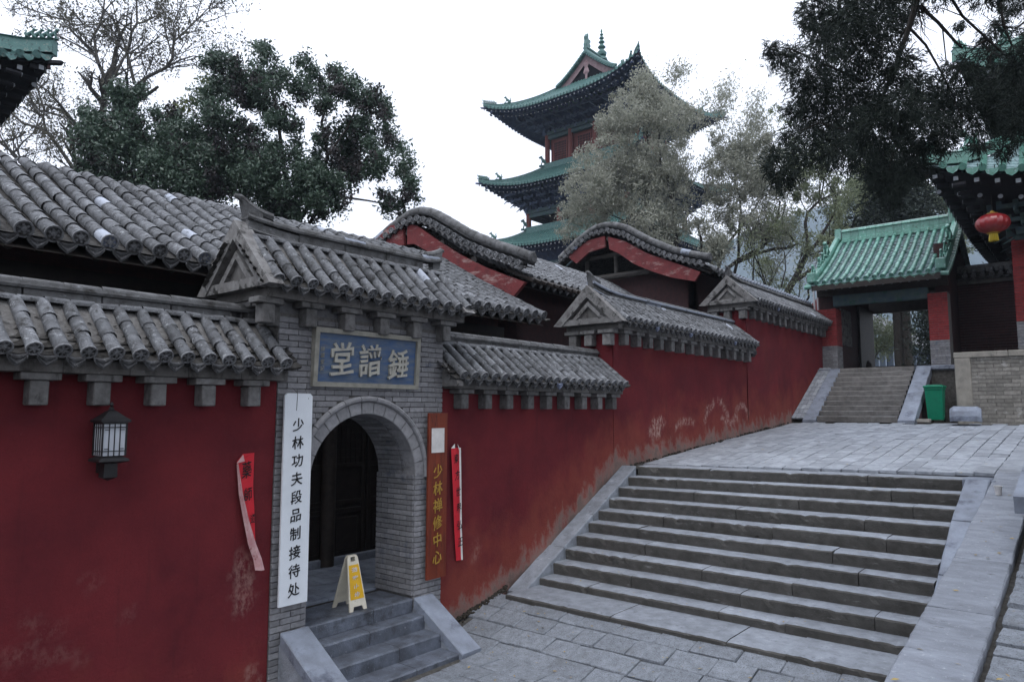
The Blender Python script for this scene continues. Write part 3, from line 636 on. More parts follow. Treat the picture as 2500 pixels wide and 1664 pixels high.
wall_body(W1, -3.2, 4.33, 3.27); coping(W1, -3.2, 4.345, ZW, 1.72-.2105*22, 35, corb0=2.04-.49*10, ncorb=15, csp=.49)
ridge_stack(W1, -3.2, 4.28, 4.13)
W3 = thing('red_wall', 'low red plaster wall with tiled coping between the brick gateway and the first raised wall', 'wall', (9, YW, 0), 'red temple walls')
wall_body(W3, 6.87, 11.25, 3.27); coping(W3, 6.90, 11.24, ZW-.02, 6.95, 21, corb0=7.16, ncorb=9, csp=.487)
ridge_stack(W3, 6.98, 11.47, 4.10)
b = MB(); b.prism([(6.66, 3.33), (6.66, 3.28), (7.2, 3.28), (7.2, 3.86)][::-1], lambda y, z: (6.86, y, z), lambda y, z: (6.97, y, z)); b.build('end_plaster', 'plaster', W3)
W4 = thing('red_wall', 'middle raised red wall with small tiled gable, pale scribbles near its foot', 'wall', (14, YW, 1.9), 'red temple walls')
wall_body(W4, 11.25, 17.65, 4.45); coping(W4, 11.12, 17.72, ZW+1.17, 11.25, 31, corb0=11.52, ncorb=14, csp=.457, zr=ZW+1.84)
ridge_stack(W4, 11.1, 17.75, ZW+1.17+.68, bend=lambda x: .10*max(0, 12.2-x)**2)
gable(W4, 10.98, ZW+1.17, ZW+1.17+.65); finial(W4, 11.12, ZW+1.85+.1, -1, .9); side_corbels(W4, 11.06, ZW+1.17, (7.0, 7.4, 7.75))
W5 = thing('red_wall', 'farthest and highest red wall with small tiled gable, running up to the green roofed gate', 'wall', (20.5, YW, 2.5), 'red temple walls')
wall_body(W5, 17.65, 24.2, 5.6); coping(W5, 17.5, 24.2, ZW+2.3, 17.62, 31, corb0=17.9, ncorb=14, csp=.455, zr=ZW+2.98)
ridge_stack(W5, 17.5, 24.2, ZW+2.3+.68, bend=lambda x: .08*max(0, 18.5-x)**2)
gable(W5, 17.40, ZW+2.3, ZW+2.95); finial(W5, 17.52, ZW+2.98+.08, -1, .9); side_corbels(W5, 17.48, ZW+2.3, (7.0, 7.4, 7.75))
b = MB()
for i in range(31): 
    b.tube([(17.7+i*.21, YC-.06, ZW+2.98+.03), (17.7+i*.21, YC+.06, ZW+2.98+.03)], .05, 8)
b.build('crest_tile', 'ridge', W5, True, 'stuff')

# ------------------------------------------------------------------ the grey brick gateway
G = thing('brick_gateway', 'grey brick gateway with round arch, blue plaque and its own tiled roof', 'gateway', (5.6, YW, 0))
GX0, GX1 = 4.34, 6.86; AX, AR, AZ = 5.58, .80, 2.11; JL, JR = 4.78, 6.38
def opening(x, z): return JL < x < JR and (z < AZ or (x-AX)**2+(z-AZ)**2 < AR*AR)
# core with arched passage
b = MB(); zt = 4.03; y0, y1 = YW+.012, 7.70; n = 14
arc = [(AX-(AR+.02)*cos(pi*k/n), AZ+(AR+.02)*sin(pi*k/n)) for k in range(n+1)]
for yy in (y0, y1):
    b.add([(GX0, yy, -.2), (JL-.015, yy, -.2), (JL-.015, yy, AZ), (GX0, yy, AZ)], [(0, 1, 2, 3)]); b.add([(JR+.015, yy, -.2), (GX1, yy, -.2), (GX1, yy, AZ), (JR+.015, yy, AZ)], [(0, 1, 2, 3)])
    top = [(GX0+(GX1-GX0)*k/n, zt) for k in range(n+1)]; top[0] = (GX0, zt)
    b.strip([[(a, yy, c) for a, c in arc], [(p[0], yy, p[1]) for p in top]])
    b.add([(GX0, yy, AZ), (arc[0][0], yy, AZ), (GX0, yy, zt)], [(0, 1, 2)]); b.add([(GX1, yy, AZ), (arc[-1][0], yy, AZ), (GX1, yy, zt)], [(0, 2, 1)])
b.strip([[(a, y0, c) for a, c in [(JL-.015, -.2)]+arc+[(JR+.015, -.2)]], [(a, y1, c) for a, c in [(JL-.015, -.2)]+arc+[(JR+.015, -.2)]]])
b.add([(GX0, y0, -.2), (GX0, y1, -.2), (GX0, y1, zt), (GX0, y0, zt)], [(0, 1, 2, 3)]); b.add([(GX1, y0, -.2), (GX1, y1, -.2), (GX1, y1, zt), (GX1, y0, zt)], [(3, 2, 1, 0)])
b.build('wall_core', 'mortar', G)
bms = {}
def brick_m(l, m='brick', h=.058, d=.05):
    key = (round(l, 2), m, h)
    if key not in bms:
        b = MB(); l = key[0]; b.cbox(-l/2+.003, l/2-.003, -d, 0, -h/2, h/2, .004, jit=.0015); bms[key] = b.mesh('brick_%s' % len(bms), m)
    return bms[key]
it = []; ch = .0665; row = 0; z = .0+ch/2
RO = AR+.22
while z < 4.0:
    x = GX0; row += 1; off = .125 if row % 2 else 0; first = True
    segs = []
    if z < AZ: segs = [(GX0, JL), (JR, GX1)]
    elif z-AZ < RO: 
        hw = sqrt(max(0, RO*RO-(z-AZ)**2)); segs = [(GX0, max(GX0, AX-hw)), (min(GX1, AX+hw), GX1)]
    else: segs = [(GX0, GX1)]
    for a, c in segs:
        x = a; f = True
        while x < c-.02:
            l = (.125 if (f and off) else .25); f = False
            if c-x-l < .06: l = c-x
            if l > .03: it.append((brick_m(l), Matrix.Translation((x+l/2, YW+.035+random.uniform(-.003, .003), z)) @ Matrix.Rotation(random.uniform(-.008, .008), 4, 'Y')))
            x += l
    z += ch
pieces(G, 'brick', it)
it = []; z = .6; row = 0                        # jamb and vault bricks
while z < AZ-.03:
    row += 1
    for side, x, rot in ((JR, JR-.003, -pi/2), (JL, JL+.003, pi/2)):
        y = YW+.003+.0; first = True
        while y < 7.69:
            l = min(.125 if (row % 2 and first) else .25, 7.70-y); first = False
            if l > .04: it.append((brick_m(l), Matrix.Translation((x+(.035 if side == JR else -.035), y+l/2, z+ch/2)) @ Matrix.Rotation(-pi/2 if side == JR else pi/2, 4, 'Z')))
            y += l
    z += ch
pieces(G, 'jamb_brick', it)
it = []; nv = 38
for k in range(nv):
    a = pi*(k+.5)/nv; wv_ = pi*AR/nv
    for y in (7.2, 7.45, 7.68): 
        b_ = brick_m(.24, 'brick', .058)
        er = Vector((cos(a), 0, sin(a))); et = Vector((-sin(a), 0, cos(a)))
        it.append((b_, basis((0, 1, 0), er, et, Vector((AX, y-.12, AZ))+er*(AR+.05))))
pieces(G, 'vault_brick', it, 110)
nv = 15                                         # voussoirs and the round moulding outside them
for k in range(nv):
    a0, a1 = pi*k/nv+.006, pi*(k+1)/nv-.006; b = MB(); rows = []
    for j in range(4):
        a = a0+(a1-a0)*j/3
        rows.append([(AX+r_*cos(a), y, AZ+r_*sin(a)) for r_, y in ((AR, YW+.2), (AR, YW-.012), (AR+.008, YW-.02), (AR+.138, YW-.022), (AR+.145, YW-.01), (AR+.145, YW+.1))])
    b.strip(rows); b.build('voussoir', 'arch_stone', G)
nv = 13
for k in range(nv):
    a0, a1 = -.02+(pi+.04)*k/nv+.004, -.02+(pi+.04)*(k+1)/nv-.004
    b = MB(); b.tube([(AX+(AR+.182)*cos(a0+(a1-a0)*j/3), YW-.02, AZ+(AR+.182)*sin(a0+(a1-a0)*j/3)) for j in range(4)], .038, 9); b.build('arch_moulding', 'arch_stone', G, True)
# upper cornice and roof
ZG = 4.34
coping(G, 4.10, 7.08, ZG, 4.13, 15, .2075, corb0=4.12, ncorb=6, csp=.535, tall=.17, zr=5.14, )
ridge_stack(G, 4.10, 7.12, 5.14, bend=lambda x: .10*max(0, 4.9-x)**2*.9+.5*max(0, x-6.85)**2)
gable(G, 3.99, ZG, ZG+.72); gable(G, 7.08, ZG, ZG+.60, s=1)
finial(G, 4.14, 5.20, -1, 1.0); finial(G, 7.10, 5.17, 1, .75)
side_corbels(G, 4.12, ZG, (6.98, 7.35, 7.72))
b = MB(); b.box(4.35, 6.85, 6.985, 7.69, 3.96, 4.16); b.build('top_course', 'brick', G)
# plaque set into the wall
pq = thing('name_plaque', 'blue board with three large raised stone coloured characters in a pale frame above the arch', 'plaque', (5.56, 6.9, 3.55))
tilt = Matrix.Translation((0, 0, 0))
def PY(z): return 6.93-(z-3.23)*.06
b = MB(); b.prism([(3.25, 0), (3.87, 0), (3.87, .05), (3.25, .05)], lambda z, d: (4.80, PY(z)+d, z), lambda z, d: (6.34, PY(z)+d, z)); b.build('board', 'plaque_blue', pq)
for (xa, xb, za, zb) in ((4.76, 6.37, 3.845, 3.90), (4.76, 6.37, 3.225, 3.28), (4.76, 4.815, 3.28, 3.845), (6.315, 6.37, 3.28, 3.845)):
    b = MB(); b.prism([(za, -.035), (zb, -.035), (zb, .06), (za, .06)], lambda z, d: (xa, PY(z)+d, z), lambda z, d: (xb, PY(z)+d, z)); b.build('frame_bar', 'plaque_frame', pq)
# ---- writing
def glyph(ch, size, depth, bold=0.0, wob=.0, shear=.0):
    cu = bpy.data.curves.new('glyph', 'FONT'); cu.body = ch; cu.size = 1; cu.extrude = 0; cu.offset = 0; cu.align_x = 'CENTER'; cu.resolution_u = 3
    o = bpy.data.objects.new('glyph', cu); COL.objects.link(o); cu.extrude = depth/size/2
    if bold: cu.offset = bold
    dg = bpy.context.evaluated_depsgraph_get(); me = bpy.data.meshes.new_from_object(o.evaluated_get(dg))
    bpy.data.objects.remove(o); bpy.data.curves.remove(cu)
    n = len(me.vertices); co = np.empty(n*3, np.float32); me.vertices.foreach_get('co', co); co = co.reshape(-1, 3)
    mn, mx_ = co.min(0), co.max(0); co[:, 0] -= (mn[0]+mx_[0])/2; co[:, 1] -= (mn[1]+mx_[1])/2
    x, y = co[:, 0].copy(), co[:, 1].copy()
    co[:, 1] += x*shear+wob*np.sin(x*9+ord(ch[0]) % 7); co[:, 0] += wob*np.sin(y*8+ord(ch[0]) % 5)
    co *= size; me.vertices.foreach_set('co', co.ravel()); me.materials.clear(); me.update(); return me
def write(parent, ch, size, pos, m, depth=.004, sx=1, sz=1, bold=0, wob=.025, shear=.12, M=None, name='character', rot=0):
    me = glyph(ch, size, depth, bold, wob, shear); me.materials.append(MATS[m])
    base = Matrix.Translation(pos) @ (M or Matrix.Identity(4)) @ Matrix.Rotation(pi/2, 4, 'X') @ Matrix.Rotation(rot, 4, 'Z') @ Matrix.Diagonal((sx, sz, 1, 1))
    return link(name, me, parent, base)
for ch, x, z, s in (('堂', 5.15, 3.56, .36), ('譜', 5.57, 3.56, .35), ('錘', 6.02, 3.54, .34)):
    write(pq, ch, s, (x, PY(z)-.012, z), 'plaque_letter', .03, 1, 1.15, bold=.013, wob=.02, shear=.1)
for k, ch in enumerate('錘譜堂記'): write(pq, ch, .06, (4.885, PY(3.6)-.003, 3.66-k*.075), 'plaque_frame', .006)
def board_obj(name, mats, t, xa, xb, za, zb, ya, yb, th=.025, chamf=.03):
    b = MB(); yy = lambda z: ya+(yb-ya)*(z-za)/(zb-za)
    poly = [(xa, za), (xb, za), (xb, zb-chamf), (xb-chamf, zb), (xa+chamf, zb), (xa, zb-chamf)]
    b.prism(poly, lambda x, z: (x, yy(z), z), lambda x, z: (x, yy(z)+th, z)); return b.build(name, mats, t), yy
ws = thing('vertical_sign', 'tall white board with black brush characters left of the arch', 'sign', (4.55, 6.88, .87))
o, yy = board_obj('board', 'white_board', ws, 4.375, 4.725, .885, 3.14, 6.845, 6.845)
for k, ch in enumerate('少林功夫段品制接待处'):
    write(ws, ch, .148, (4.55, 6.842, 2.80-k*.1955), 'ink', .003, 1, 1.0, bold=.011, wob=.02, shear=.14)
b = MB(); b.tube([(4.5, 6.9, 3.2), (4.53, 6.842, 3.14), (4.52, 6.841, 2.95)], .0025, 5); b.tube([(4.66, 6.9, 3.2), (4.67, 6.841, 3.08)], .0025, 5); b.build('wire', 'rubber', ws)
bs = thing('vertical_sign', 'reddish brown varnished board with golden brush characters right of the arch', 'sign', (6.69, 6.86, .78))
o, yy = board_obj('board', 'brown_board', bs, 6.53, 6.87, .78, 2.92, 6.865, 6.855, .03, .002)
b = MB(); b.box(6.575, 6.805, 6.846, 6.853, 2.40, 2.72); b.build('blank_sticker', 'paper', bs)
for k, ch in enumerate('少林禅修中心'):
    write(bs, ch, .17, (6.70, 6.853, 2.16-k*.222), 'gold', .004, 1, 1.1, bold=.008, wob=.025, shear=.15)
# paper couplets peeling off the wall
cl = thing('paper_couplet', 'torn red paper strip peeling and folding over, left of the white board', 'paper strip', (4.0, 6.92, 1.3))
b = MB()
L_ = [(3.895, 2.43), (3.925, 2.1), (3.985, 1.85), (4.045, 1.6), (4.10, 1.42)]; Rr = [(4.09, 2.51), (4.088, 2.14), (4.108, 1.93), (4.125, 1.65), (4.135, 1.5)]
b.strip([[(a[0], 6.937-.012*i, a[1]), ((a[0]+c[0])/2, 6.93-.008*i, (a[1]+c[1])/2), (c[0], 6.94-.004*i, c[1])] for i, (a, c) in enumerate(zip(L_, Rr))]); b.add([(3.895, 6.937, 2.43), (3.96, 6.937, 2.505), (4.09, 6.94, 2.51)], [(0, 1, 2)]); b.build('red_strip', 'banner_red', cl)
b = MB()
A_ = [(3.885, 2.40), (3.915, 2.1), (3.975, 1.82), (4.03, 1.58), (4.09, 1.42), (4.11, 1.31)]; B_ = [(3.895, 2.42), (3.955, 2.1), (4.03, 1.82), (4.11, 1.58), (4.175, 1.42), (4.205, 1.30)]
b.strip([[(a[0], 6.92-.008*i, a[1]), ((a[0]+c[0])/2, 6.90-.012*i, (a[1]+c[1])/2), (c[0], 6.91-.01*i, c[1])] for i, (a, c) in enumerate(zip(A_, B_))]); b.add([(3.885, 6.925, 2.41), (3.95, 6.915, 2.50), (3.965, 6.905, 2.43)], [(0, 1, 2)]); b.build('folded_back', 'banner_back', cl)
for k, (ch, x, s) in enumerate((('藥', 4.0, .14), ('師', 4.02, .12), ('道', 4.075, .08))): write(cl, ch, s, (x, 6.918-.012*k, 2.34-k*.25), 'ink', .002, .8, 1.3, bold=.004)
cr = thing('paper_couplet', 'narrow red paper strip with black characters and white torn edge, right of the brown board', 'paper strip', (7.13, 6.92, .92))
b = MB(); Lr = [(7.02, 2.45), (7.025, 2.16), (7.05, 1.8), (7.09, 1.36), (7.15, .92)]; Rr = [(7.18, 2.44), (7.19, 2.15), (7.2, 1.8), (7.21, 1.36), (7.235, .92)]
b.strip([[(a[0], 6.932-.02*sin(i), a[1]), ((a[0]+c[0])/2, 6.925-.02*sin(i), (a[1]+c[1])/2), (c[0], 6.935, c[1])] for i, (a, c) in enumerate(zip(Lr, Rr))]); b.build('red_strip', 'banner_red', cr)
b = MB(); R2 = [(c[0]+.025, c[1]) for c in Rr]; b.strip([[(a[0], 6.938, a[1]), (c[0], 6.925, c[1])] for a, c in zip(Rr, R2)])
b.add([(7.02, 6.93, 2.44), (7.09, 6.93, 2.50), (7.075, 6.91, 2.44)], [(0, 1, 2)]); b.add([(7.14, 6.93, 2.50), (7.19, 6.90, 2.38), (7.14, 6.9, 2.42)], [(0, 1, 2)]); b.build('torn_edge', 'paper', cr)
for k, ch in enumerate('東方世界弘正'): write(cr, ch, .105, (7.105+k*.017, 6.905, 2.30-k*.225), 'ink', .002, .95, 1.3, bold=.004)
# wall lantern
lm = thing('wall_lantern', 'dark metal wall lamp shaped like a small lantern with frosted panes', 'wall lamp', (2.6, 6.80, 2.4))
lx, ly = 2.60, 6.78
b = MB(); q4 = Matrix.Rotation(pi/4, 4, 'Z')
b.lathe([(.0, 3.03), (.012, 3.02), (.018, 3.0), (.008, 2.985), (.022, 2.975), (.022, 2.96), (.01, 2.955)], (lx, ly, 0), 10)
b.lathe([(.02, 2.958), (.05, 2.945), (.13, 2.892), (.175, 2.868), (.175, 2.85), (.12, 2.845)], (lx, ly, 0), 4, q4); b.build('roof', 'lamp_metal', lm)
b = MB(); b.lathe([(.10, 2.56), (.17, 2.53), (.175, 2.512), (.16, 2.505), (.075, 2.49), (.08, 2.37), (.0, 2.34)], (lx, ly, 0), 4, q4); b.build('base', 'lamp_metal', lm)
b = MB(); b.box(lx-.035, lx+.035, 6.80, 6.96, 2.4, 2.5); b.build('bracket', 'lamp_metal', lm)
for (xa, xb, ya, yb) in ((lx-.09, lx+.09, ly-.092, ly-.088), (lx-.092, lx-.088, ly-.09, ly+.09), (lx+.088, lx+.092, ly-.09, ly+.09)):
    b = MB(); b.box(xa, xb, ya, yb, 2.56, 2.85); b.build('pane', 'frost', lm)
b = MB(); t = .006
for sx in (-1, 1):
    for sy in (-1, 1): b.box(lx+sx*.097-t, lx+sx*.097+t, ly+sy*.097-t, ly+sy*.097+t, 2.555, 2.85)
for z in (2.60, 2.805): b.box(lx-.097, lx+.097, ly-.101, ly-.097, z-.004, z+.004); b.box(lx-.101, lx-.097, ly-.097, ly+.097, z-.004, z+.004)
for x in (-.045, .0, .045): b.box(lx+x-.004, lx+x+.004, ly-.1, ly-.096, 2.56, 2.85); b.box(lx-.1, lx-.096, ly+x-.004, ly+x+.004, 2.56, 2.85)
for x in (-.06, .06):
    for z in (2.62, 2.785): b.box(lx+x-.02, lx+x+.02, ly-.1005, ly-.0965, z-.003, z+.003)
b.box(lx-.104, lx+.104, ly-.104, ly+.104, 2.835, 2.85); b.build('grille', 'lamp_metal', lm)

# ---- threshold, gate steps, cheek slabs
gs = thing('gate_steps', 'four short stone steps with sloping cheek slabs leading up to the arched doorway', 'steps', (5.6, 6.4, 0))
for (z, y, xa, xb, yb) in ((.575, 6.95, 4.79, 6.37, 7.6), (.405, 6.735, 4.79, 6.385, 7.0), (.24, 6.44, 4.79, 6.385, 6.78), (.075, 6.13, 4.79, 6.60, 6.50)):
    cuts = [xa, xa+(xb-xa)*random.uniform(.4, .62), xb]
    for a, c in zip(cuts, cuts[1:]):
        b = MB(); n = 6; prof = [(y+.004, z-.165), (y, z-.02), (y+.014, z-.002), (y+.1, z), (yb, z)]
        b.strip([[(a+.003+(c-a-.006)*j/n, py_+random.uniform(-.002, .002), pz_+random.uniform(-.002, .002)) for py_, pz_ in prof] for j in range(n+1)][::-1])
        b.build('step_slab', 'dark_slab', gs)
b = MB(); b.box(4.79, 6.37, 6.98, 7.7, 0, .55); b.box(4.79, 6.37, 6.8, 6.98, 0, .39); b.box(4.79, 6.38, 6.5, 6.8, 0, .22); b.build('step_core', 'soil', gs)
def cheek(xa, xb, zt, ytop, zb, ybot, nm='cheek_slab'):
    b = MB(); n = 6; rows = []
    for j in range(n+1):
        t = j/n; y = ytop+(ybot-ytop)*t; z = zt+(zb-zt)*t; r_ = lambda: random.uniform(-.003, .003)
        rows.append([(xa, y, z-.13), (xa, y, z-.01), (xa+.01, y, z+r_()), ((xa+xb)/2, y, z+r_()), (xb-.01, y, z+r_()), (xb, y, z-.01), (xb, y, z-.13)])
    b.strip(rows[::-1]); b.add(rows[0], [tuple(range(7))[::-1]]); b.add(rows[-1], [tuple(range(7))]); b.build(nm, 'slab', gs)
    b = MB(); b.prism([(ytop+.04, 0), (ytop+.04, zt-.128), (ytop, zt-.128), (ybot+.02, zb-.128 if zb > .15 else zb-.1), (ybot+.02, 0)], lambda y, z: (xa+.012, y, z), lambda y, z: (xb-.012, y, z)); b.build('cheek_block', 'step', gs)
cheek(6.37, 6.70, .585, 6.93, .07, 6.07); cheek(4.44, 4.79, .60, 6.90, .05, 5.95)
# courtyard seen through the arch
ct = struct(MB().box(3.0, 10.6, 7.705, 9.35, .3, .555).build('courtyard', 'joint'))
it = []; pm = paver_mesh('cpaver', .4, .3, 'slab', .04, .002, .004)
for i in range(18):
    for j in range(5):
        it.append((pm, Matrix.Translation((4.2+i*.41+(.2 if j % 2 else 0), 7.86+j*.31, .597))))
pieces(ct, 'paver', it)
# A-frame floor sign
af = thing('floor_sign', 'yellow and cream folding warning sign standing in the doorway', 'floor sign', (5.58, 7.12, .575))
def fpanel(y0, y1, sgn, nm):
    zb, zt = .578, 1.205; yy = lambda z: y0+(y1-y0)*(z-zb)/(zt-zb); w0, w1 = .128, .075; xc = 5.575
    wd = lambda z: w0+(w1-w0)*(z-zb)/(zt-zb)
    b = MB(); poly = [(-1, zb), (-.62, zb), (-.5, zb+.05), (.5, zb+.05), (.62, zb), (1, zb), (1, zt-.03), (.75, zt), (.42, zt), (.42, zt-.075), (-.42, zt-.075), (-.42, zt), (-.75, zt), (-1, zt-.03)]
    f = lambda d: (lambda s, z: (xc+s*wd(z), yy(z)+d, z)); b.prism(poly, f(0), f(.018))
    b.add([f(0)(-.42, zt-.02), f(0)(.42, zt-.02), f(0)(.42, zt), f(0)(-.42, zt), f(.018)(-.42, zt-.02), f(.018)(.42, zt-.02), f(.018)(.42, zt), f(.018)(-.42, zt)], [(0, 1, 2, 3), (7, 6, 5, 4), (2, 6, 7, 3), (0, 4, 5, 1)])
    b.build(nm, 'cream', af)
    b = MB(); d = -.004 if sgn < 0 else .022; z0, z1 = zb+.13, zt-.11; b.add([f(d)(-.86, z0), f(d)(.86, z0), f(d)(.86, z1), f(d)(-.86, z1)], [(0, 1, 2, 3)]); b.build('yellow_field', 'yellow', af)
    return yy
yf = fpanel(7.03, 7.17, -1, 'front_panel'); fpanel(7.36, 7.19, 1, 'rear_panel')
for k, ch in enumerate('游客止步'): write(af, ch, .082, (5.575, yf(1.03-k*.092)-.007, 1.03-k*.092), 'paper', .002, 1.1, 1, bold=.01, wob=0, shear=0)

# ------------------------------------------------------------------ low hall behind the left wall
def rafters(parent, p0, u, wv, n, sp, z, ln, m='dark_wood', drop=.35, r=.05, sq=False, name='rafter', endm=None):
    u = Vector(u); wv = Vector(wv); b = MB(); d = (wv-Zv*drop).normalized()
    b.tube([(0, 0, 0), (0, ln, 0)], r, 6 if not sq else 4, cap=False)
    b.cur = 1; b.add([(r*cos(2*pi*k/6), ln, r*sin(2*pi*k/6)) for k in range(6)], [tuple(range(6))]); me = b.mesh('rafter', [m, endm or m])
    it = []
    for i in range(n):
        A = Vector(p0)+u*(i*sp); nr = u.cross(d); it.append((me, basis(u, d, nr if nr.z > 0 else -nr, A)))
    joined(parent, name+'_row', it)
H1 = thing('low_hall', 'low hall with grey barrel tile roof and dark open eave behind the nearest wall', 'hall', (5, 9.5, .6))
tprof = [(0, 1.66), (.35, 1.60), (.72, 1.40), (1.4, 1.02), (2.2, .60), (2.9, .25), (3.4, 0)]
tile_field(H1, (2.23-.267*12, 11.6, 4.76), (1, 0, 0), (0, -1, 0), tprof, 45, .267, .078, seg=.3, limit=300)
b = MB(); b.strip([[(x, 11.6-a, 4.70+z) for a, z in tprof] for x in (-1.2, 10.85)]); b.strip([[(x, 11.6+a, 4.70+z) for a, z in tprof] for x in (-1.2, 10.85)])
b.build('roof_bed', 'tile_pan', H1)
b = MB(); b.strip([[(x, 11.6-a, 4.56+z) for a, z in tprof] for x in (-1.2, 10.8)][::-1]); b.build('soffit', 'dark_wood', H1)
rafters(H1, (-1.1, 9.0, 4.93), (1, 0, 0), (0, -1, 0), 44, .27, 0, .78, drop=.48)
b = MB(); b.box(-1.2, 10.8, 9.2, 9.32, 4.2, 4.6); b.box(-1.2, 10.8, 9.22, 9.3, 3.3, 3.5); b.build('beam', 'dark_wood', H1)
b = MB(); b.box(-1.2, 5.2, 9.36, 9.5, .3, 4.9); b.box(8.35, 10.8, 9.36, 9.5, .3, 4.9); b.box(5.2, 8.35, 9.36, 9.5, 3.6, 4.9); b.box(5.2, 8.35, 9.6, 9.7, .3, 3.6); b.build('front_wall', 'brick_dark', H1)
b = MB(); b.prism([(9.4, .3), (13.8, .3), (13.8, 5.0), (11.6, 6.2), (9.4, 4.95)], lambda y, z: (10.6, y, z), lambda y, z: (10.75, y, z)); b.build('end_wall', 'brick_dark', H1)
for x in (5.25, 6.75, 8.3):
    b = MB(); b.tube([(x, 9.3, .55), (x, 9.3, 4.3)], .11, 12); b.build('column', 'dark_wood', H1, True)
for i in range(4):                               # carved door leaves
    xa = 5.4+i*.72; d = thing('tmp', '', ''); bpy.data.objects.remove(d)
    b = MB(); b.cbox(xa, xa+.68, 9.40, 9.45, .62, 3.5, .006)
    for z in (.62, 1.35, 1.48, 2.05, 3.35): b.cbox(xa+.005, xa+.675, 9.375, 9.40, z, z+.07, .006)
    for x in (xa, xa+.61): b.cbox(x, x+.07, 9.372, 9.402, .62, 3.5, .006)
    b.cbox(xa+.14, xa+.54, 9.38, 9.40, .76, 1.28, .01)
    for k in range(6): b.box(xa+.10+k*.095, xa+.112+k*.095, 9.385, 9.40, 2.12, 3.35)
    for k in range(9): b.box(xa+.07, xa+.61, 9.386, 9.398, 2.2+k*.13, 2.215+k*.13)
    b.build('door_leaf', 'door_wood', H1)
b = MB(); b.cbox(5.3, 8.3, 9.3, 9.38, .55, .70, .01); b.build('door_sill', 'slab', H1)

b = MB()
for _ in range(900):
    w1 = random.random() < .5
    x = random.uniform(1.2, 10.5); 
    if w1 and x < 4.2: y = random.uniform(6.68, 7.1); z = ZW-.03+(y-6.64)*.76
    elif w1 and x > 6.9: y = random.uniform(6.68, 7.1); z = ZW-.05+(y-6.64)*.76
    else: y = random.uniform(8.3, 11.2); z = 4.76+np.interp(11.6-y, [p[0] for p in tprof], [p[1] for p in tprof])-.05
    a = random.uniform(0, 2*pi); s = random.uniform(.012, .035); d = Vector((cos(a), sin(a), random.uniform(-.3, .3)))*s; e = Vector((-sin(a), cos(a), .2))*s*random.uniform(.12, .5); p = Vector((x, y, z+.012))
    b.add([p-d, p+e, p+d, p-e], [(0, 1, 2, 3)])
o = b.build('roof_debris', 'debris'); o['kind'] = 'stuff'; o['label'] = 'dry leaves and twigs lodged in the channels of the grey tile roofs'; o['category'] = 'leaves'
